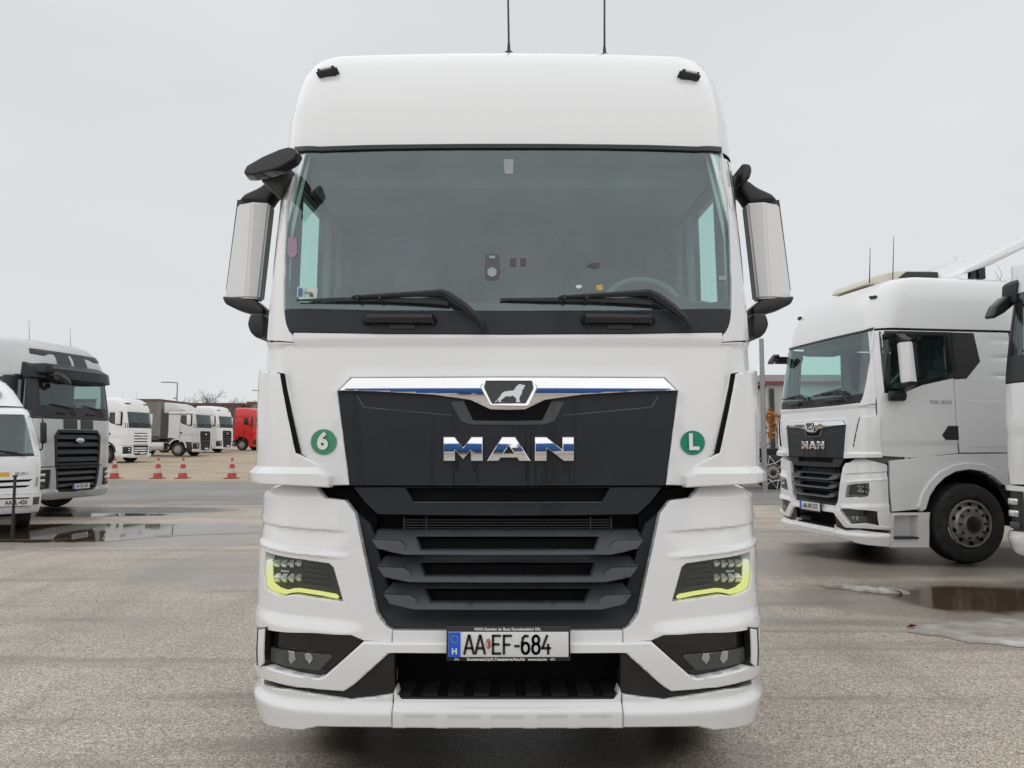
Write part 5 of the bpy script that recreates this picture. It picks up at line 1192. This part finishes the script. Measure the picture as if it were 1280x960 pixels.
for sx in (-1, 1): Pi('headlight', Xi([(sx * .84, .93), (sx * .955, .98), (sx * .96, .80), (sx * .86, .77)]), LEDC, off=.004, thick=.01)
pp = box('number_plate', (.58, -.035, .52), (.52, .02, .115), PLATEW, iz); box('plate_band', (.345, -.048, .52), (.05, .004, .113), PLATEB, pp)
text_obj('plate_lettering', 'AAZL-420', .10, INK, pp, (.605, -.048, .52), sx=.74, bold=.002)
h = Xi([(0, 1.33), (-.87, 1.33), (-.72, 2.0), (0, 2.03)]); Pi('windscreen', h + mir(h)[1:-1], DGLASS, thick=0, roll=0, grid=.1)
h = Xi([(0, 1.345)]) + [(-sy(.30, 1.345), 1.345)] + Xi([(-.90, 1.30), (0, 1.29)]); Pi('screen_sill', h + mir(h)[1:-1], BLACK, off=.006, thick=.02)
for sx in (-1, 1):
    l = Xi([(-.85, 1.30), (-.70, 2.02)]) + [(-sy(.66, 2.02), 2.02), (-sy(.5, 1.30), 1.30)]
    Pi('pillar', l if sx < 0 else mir(l), WHITE, off=.008, thick=.04)
    prism('side_wall', [(.5, 1.31), (.68, 2.05), (1.5, 2.05), (1.6, .5), (.5, .5)], sx * .74, sx * .80, WHITE, iz, .01, axis='x')
    m_ = prism('mirror', [(sx * .93, 1.90), (sx * 1.03, 1.89), (sx * 1.05, 1.52), (sx * .95, 1.50)], .26, .36, BLACK, iz, .04, 3)
    tube('mirror_arm', [(sx * .78, .45, 2.0), (sx * .96, .31, 1.97), (sx * .98, .31, 1.85)], .014, BLACK, m_)
    tube('mirror_arm', [(sx * .90, .40, 1.35), (sx * .98, .31, 1.42), (sx * .99, .31, 1.6)], .014, BLACK, m_)
    for x0 in (0,): wheel(iz, sx * .80, 1.15, .38, sx, rad=.38, width=.22, lite=True)
    wheel(iz, sx * .72, 3.9, .38, sx, rad=.38, width=.40, dual=True, lite=True)
loft('roof', IS, [(2.02, .36, .80, .22), (2.10, .44, .775, .24), (2.16, .60, .73, .28), (2.18, .85, .6, .3)], 1.6, WHITE, iz, 8, 5, 3)
df = loft('roof_deflector', IS, [(2.17, .55, .72, .30), (2.32, .74, .66, .30), (2.48, .92, .58, .32), (2.62, 1.12, .47, .30), (2.68, 1.3, .38, .25)], 1.6, WHITE, iz, 8, 6, 3)
lg = prism('deflector_badge', [(.16 * math.cos(k * math.pi / 9), 2.42 + .09 * math.sin(k * math.pi / 9)) for k in range(18)], .72, .80, BRUSHED, iz)
prism('badge_fill', [(.13 * math.cos(k * math.pi / 9), 2.42 + .07 * math.sin(k * math.pi / 9)) for k in range(18)], .712, .73, M('badge_pale_blue', (.35, .40, .52), .4), lg); lg.location = (.22, 0, -.04)
for x0 in (-.35, .25, .62):
    wp = tube('wiper', [IS.P(x0 + .1, 1.30, .03), IS.P(x0 - .05, 1.36, .04), IS.P(x0 - .45, 1.42, .025)], [.010, .012, .007], BLACK, iz, 6)
box('cargo_bed', (0, 3.4, .95), (2.0, 3.4, .45), WHITE, iz, .03); box('frame_rail', (0, 2.8, .62), (.8, 5.0, .16), FRAME, iz)
box('cab_floor', (0, 1.0, .62), (1.78, 1.2, .06), FRAME, iz); box('cab_back', (0, 1.62, 1.4), (1.8, .05, 1.5), INTER, iz); prism('dashboard', [(.2, 1.28), (.5, 1.36), (.62, 1.2), (.62, .8), (.2, .8)], -.86, .86, DASH, iz, .02, axis='x')
box('seat_back', (.4, 1.3, 1.35), (.5, .14, .8), INTER, iz, .04)

# ------------------------------------------------------------------ cones, posts, lamps
CR = M('cone_red', (0.45, 0.045, 0.03), 0.5, noise=(9, 0.2), dirt=((.25, .16, .12), 6, .6)); CW = M('cone_white_band', (0.52, 0.48, 0.45), 0.45, dirt=((.3, .25, .2), 8, .5)); CB = M('cone_base', (0.30, 0.10, 0.07), 0.7, dirt=((.2, .15, .11), 6, .6))
def cone(label, loc):
    c = thing('traffic_cone', label, 'traffic cone', loc, 0, 'traffic cones along the far edge of the road')
    H_ = .84; rr = lambda t: .20 - .165 * t
    prism('base', [(-.25, 0), (.25, 0), (.25, .035), (-.25, .035)], -.25, .25, CB, c, .01)
    for a, b, m in ((.04, .27, CR), (.27, .50, CW), (.50, .70, CR), (.70, .86, CW), (.86, 1.0, CR)):
        lathe_obj('band', [(rr(a), a * H_), (rr(b), b * H_)] + ([(rr(b) * .5, b * H_ + .01)] if b == 1 else []), m, c, 20, 'z', caps=(b == 1))
    return c
for px, py, lb in ((146, 600, 'red and white traffic cone partly beside the bumper of the silver striped truck'), (200, 600, 'left one of the two traffic cones standing close together by the road'),
               (231, 600, 'right one of the two traffic cones standing close together by the road'), (292, 601, 'red and white traffic cone standing alone nearest the large white truck')):
    d = 31.6; p_ = ground_at(px, d); cone(lb, (p_[0], d, terr(d) + .008))
POSTM = M('post_black_steel', (.02, .02, .02), .5)
ps = thing('steel_post', 'thin black steel post standing on a flat base in the left puddle', 'post', (-7.78, 12.1, .006))
tube('upright', [(0, 0, .01), (0, 0, 1.0)], .022, POSTM, ps, 10); box('foot', (.05, 0, .012), (1.1, .09, .016), POSTM, ps)
box('end_cap', (0, 0, 1.0), (.05, .05, .03), POSTM, ps)
GALV = M('galvanised_steel', (.30, .31, .32), .45, metal=.6)
def lamp(label, px, d, top, side):
    p_ = ground_at(px, d); l = thing('street_lamp', label, 'street lamp', p_, 0, 'street lamps beyond the gravel lot')
    tube('pole', [(0, 0, 0), (0, 0, 2), (0, 0, top)], [.09, .085, .06], GALV, l); tube('arm', [(0, 0, top), (-.5, 0, top + .05)], .05, GALV, l)
    box('lamp_head', (-1.0, 0, top + .06), (1.15, .3, .09), GALV, l, .03); box('camera_box', (-.14, 0, top - 1.5), (.3, .2, .14), GALV, l, .02); return l
lamp('street lamp with left-pointing head rising behind the parked trucks', 220.5, 75, 6.45, -1)
lamp('street lamp mostly hidden behind the large white truck with its head peeking out', 333.5, 82, 6.1, -1)
gp = thing('lamp_pole', 'plain grey steel pole just right of the large white truck', 'pole', (7.85, 24.0, 0))
tube('pole', [(0, 0, 0), (0, 0, 4.8)], [.085, .07], GALV, gp, 12)

# ------------------------------------------------------------------ buildings far off
BRICK = M('brick_red_cladding', (.17, .085, .07), .8, noise=(.6, .25)); GREYW = M('grey_wall_panel', (.38, .375, .36), .8, noise=(.5, .1)); BROWN = M('brown_cladding', (.13, .10, .09), .8, noise=(.4, .25)); ROOFM = M('roof_sheet', (.28, .25, .24), .6)
def shed(label, x0, x1, y, h, mat, roofm, depth=18, bays=8, z0=1.0, rt=.3):
    b = thing('warehouse', label, 'building', ((x0 + x1) / 2, y, z0)); wdt = x1 - x0
    for k in range(bays): box('wall_panel', (-wdt / 2 + wdt * (k + .5) / bays, .05 + .03 * (k % 2), h / 2), (wdt / bays - .03, .2, h), mat, b)
    box('side_wall', (0, depth / 2 + .3, h / 2 - .05), (wdt - .2, depth - .2, h - .1), mat, b); box('roof_edge', (0, depth / 2, h + rt / 2), (wdt + .5, depth + .6, rt), roofm, b); return b
at120 = lambda px: (px - 640) / 960 * 120
shed('long brick-red warehouse far behind the white and low-roof trucks', at120(60), at120(205), 118, 7.0, BRICK, BRICK)
shed('long brown warehouse roofline far behind the parked trucks', at120(203), at120(296), 122, 6.6, BROWN, BRICK)
shed('pale grey warehouse far behind the red truck', at120(294), at120(420), 126, 7.0, GREYW, BRICK)
wr = shed('grey-walled hall with red eaves edge right of the large white truck', 11.3, 48, 34, 4.0, M('hall_wall', (.50, .50, .48), .7, noise=(.5, .06)), M('eaves_red', (.30, .05, .05), .5), depth=14, bays=14, z0=terr(34), rt=.07)
box('downpipe', (-18.2, -.2, 1.9), (.16, .16, 3.8), M('downpipe_black', (.03, .03, .035), .5), wr)
box('roof_band', (0, 6.5, 4.28), (37.2, 13, .30), GREYW, wr)
# blue warehouse on the far side of the yard behind the viewer: what the chrome mirrors
BLUE = M('blue_tarpaulin', (.025, .12, .42), .5, noise=(.8, .2))
for k, lb in ((0, 'blue tarpaulin trailer behind the viewer, mirrored in the left chrome letter'), (1, 'blue tarpaulin trailer behind the viewer, mirrored in the right chrome letter')):
    bt = thing('blue_trailer', lb, 'trailer', (-6.5 + k * 13.5, -33, 0), 0, 'blue trailers mirrored in the chrome')
    box('tarpaulin', (0, 0, 2.65), (13, 2.5, 2.9), BLUE, bt, .03); box('trailer_frame', (0, 0, 1.05), (12.5, 2.3, .25), FRAME, bt)
    for xx in (3.0, 4.3, 5.6):
        for sx in (-1.0, 1.0): wheel(bt, xx, sx, .505, 1, width=.36, dual=True, lite=True).rotation_euler.z = R(90)
shed('long low brown warehouse behind the viewer, mirrored in the chrome strip', -70, 70, -75, 3.4, BROWN, GREYW, bays=24, z0=0.0).rotation_euler.z = R(180)

# ------------------------------------------------------------------ chained trailer wheel and rubbish behind, right of the big cab
ch = thing('chassis_trailer', 'low black trailer with a chain-wrapped wheel just right of the large white truck', 'trailer', (8.35, 25.6, 0))
box('trailer_frame', (-1.2, .9, 1.18), (7.0, 1.2, .30), FRAME, ch); box('side_skirt', (-2.6, .2, .8), (2.6, .06, .5), FRAME, ch)
for xx in (0.25, -1.15):
    w_ = wheel(ch, xx, 0, .56, 1, rad=.56, width=.3); w_.rotation_euler.z = R(-90)
    if xx > 0:
        CHN = M('chain_steel', (.62, .62, .62), .35, metal=.8); bm = bmesh.new()
        pt = lambda r, t: Vector((.17, r * math.cos(t), r * math.sin(t)))
        for k in range(8):
            t = k * math.pi / 4 + .2; t2 = t + math.pi / 4
            for a, b in ((pt(.30, t + .39), pt(.54, t)), (pt(.30, t + .39), pt(.54, t2)), (pt(.30, t - .39), pt(.30, t + .39)), (pt(.54, t), pt(.54, t) + Vector((-.3, .02 * math.cos(t), .02 * math.sin(t))))): add_tube(bm, [a, b], .014, 5)
        finish(bm, 'snow_chain', CHN, w_, 60)
hg = thing('mesh_fence', 'dark green mesh fence with dry creepers before the grey hall', 'fence', (9.6, 29.2, terr(29.2)))
FENM = M('fence_green', (.03, .06, .045), .6)
for k in range(4): tube('fence_post', [(-1.5 + k * 1.4, 0, 0), (-1.5 + k * 1.4, 0, 2.1)], .03, FENM, hg, 6)
bm = bmesh.new()
for k in range(40): add_tube(bm, [(-1.5 + k * .11, .02, .1), (-1.5 + k * .11, .02, 2.0)], .006, 3)
for k in range(10): add_tube(bm, [(-1.5, .03, .1 + k * .2), (2.8, .03, .1 + k * .2)], .008, 3)
tag(finish(bm, 'wire_mesh', FENM, hg, 0), kind='stuff')

# ------------------------------------------------------------------ vegetation
BARK = M('bark_grey_brown', (.13, .105, .09), .9, noise=(6, .25))
def leafcloud(bm, n, c, rad, s, r, flat=1.0):
    for _ in range(n):
        while True:
            v = Vector((r.uniform(-1, 1), r.uniform(-1, 1), r.uniform(-1, 1)))
            if .15 < v.length < 1: break
        p = Vector(c) + Vector((v.x * rad[0], v.y * rad[1], v.z * rad[2])); q = Matrix.Rotation(r.random() * 6.28, 3, 'Z') @ Matrix.Rotation(r.uniform(-1.2, 1.2), 3, 'X')
        bm.faces.new([bm.verts.new(p + q @ Vector(o) * s * r.uniform(.6, 1.3)) for o in ((-.5, 0, 0), (0, -.28, .05), (.5, 0, 0), (0, .28, .05))])
def bare_tree(label, loc, h, seed, spread=1.0, group='bare trees beyond the yard', lvl=4, mr=.012):
    r = random.Random(seed); t = thing('bare_tree', label, 'tree', loc, 0, group)
    tk = bmesh.new(); br = bmesh.new()
    def grow(bm, p, d, L, rad, k):
        pts = [p]; q = p.copy(); dd = d.copy()
        for i in range(3):
            dd = (dd + Vector((r.uniform(-.16, .16), r.uniform(-.16, .16), .06))).normalized(); q = q + dd * L / 3; pts.append(q.copy())
        add_tube(bm, pts, [rad * (1 - .16 * i) for i in range(4)], 6 if k == 0 else (4 if k < 3 else 3), False)
        if k >= lvl: return
        for i in range(r.choice((3, 4)) if k else 5):
            a = r.random() * 6.28; tilt = r.uniform(.35, .9) * spread; o = dd.orthogonal().normalized(); o2 = dd.cross(o)
            nd = (dd * math.cos(tilt) + (o * math.cos(a) + o2 * math.sin(a)) * math.sin(tilt)).normalized()
            st = pts[r.choice((1, 2, 3)) if k else r.choice((2, 3, 3))]
            grow(br, st, nd, L * r.uniform(.52, .78), max(rad * .55, mr), k + 1)
    grow(tk, Vector((0, 0, 0)), Vector((0, 0, 1)), h * .36, h * .018, 0)
    k = h / max(v.co.z for b_ in (tk, br) for v in b_.verts)
    for b_ in (tk, br): bmesh.ops.scale(b_, vec=(k, k, k), verts=b_.verts[:])
    ap = max((v.co.copy() for b_ in (tk, br) for v in b_.verts), key=lambda c: c.z); t.location.x -= ap.x; t.location.y -= ap.y
    finish(tk, 'trunk', BARK, t, 40); finish(br, 'crown', BARK, t, 0); return t
for i, (px, d, h_, sp_, lb) in enumerate(((244, 105, 7.4, 1.15, 'bushy bare tree right of the left street lamp'), (262, 108, 7.2, 1.2, 'low spreading bare tree between the bushy one and the tall one'),
        (279, 112, 8.4, .85, 'tallest bare tree above the warehouse behind the trucks'), (304, 118, 7.6, .9, 'thin bare tree beside the big white truck above the red truck'))):
    bare_tree(lb, (*ground_at(px, d)[:2], 1.0), h_, 11 + i, sp_, lvl=5)
for i, (px, d, h_, lb) in enumerate(((1238, 30, 9.3, 'leftmost bare tree showing under the roof spoiler'), (1256, 31, 9.0, 'middle bare tree showing under the roof spoiler'), (1274, 32, 9.2, 'bare tree at the right border behind the roof spoiler'))):
    bare_tree(lb, ground_at(px, d), h_ - .25, 31 + i, 1.0, lvl=5, mr=.005)
ORG = M('autumn_leaf_orange', (.48, .20, .03), .7, noise=(20, .45)); DRY = M('dry_creeper_leaf', (.13, .085, .05), .8, noise=(20, .5))
ot = thing('autumn_bush', 'orange-leaved small tree in front of the grey hall', 'tree', (9.95, 28.6, terr(28.6)))
r = random.Random(4); bm = bmesh.new()
for c, rd, n in (((-.1, 0, 2.1), (.55, .4, .55), 260), ((.35, 0, 1.75), (.55, .4, .4), 200), ((-.3, .1, 2.55), (.3, .3, .3), 90), ((.75, .1, 1.7), (.35, .3, .3), 80)): leafcloud(bm, n, c, rd, .16, r)
finish(bm, 'crown', ORG, ot, 0)
bm = bmesh.new(); add_tube(bm, [(0, 0, 0), (.03, 0, .8), (0, 0, 1.6), (-.2, 0, 2.4)], [.05, .045, .035, .012], 6); add_tube(bm, [(0, 0, 1.2), (.4, 0, 1.8)], [.03, .01], 5); finish(bm, 'trunk', BARK, ot, 40)
bm = bmesh.new(); leafcloud(bm, 900, (.4, .12, .75), (1.9, .16, .85), .12, random.Random(5)); tag(finish(bm, 'dry_creeper', DRY, hg, 0), kind='stuff')
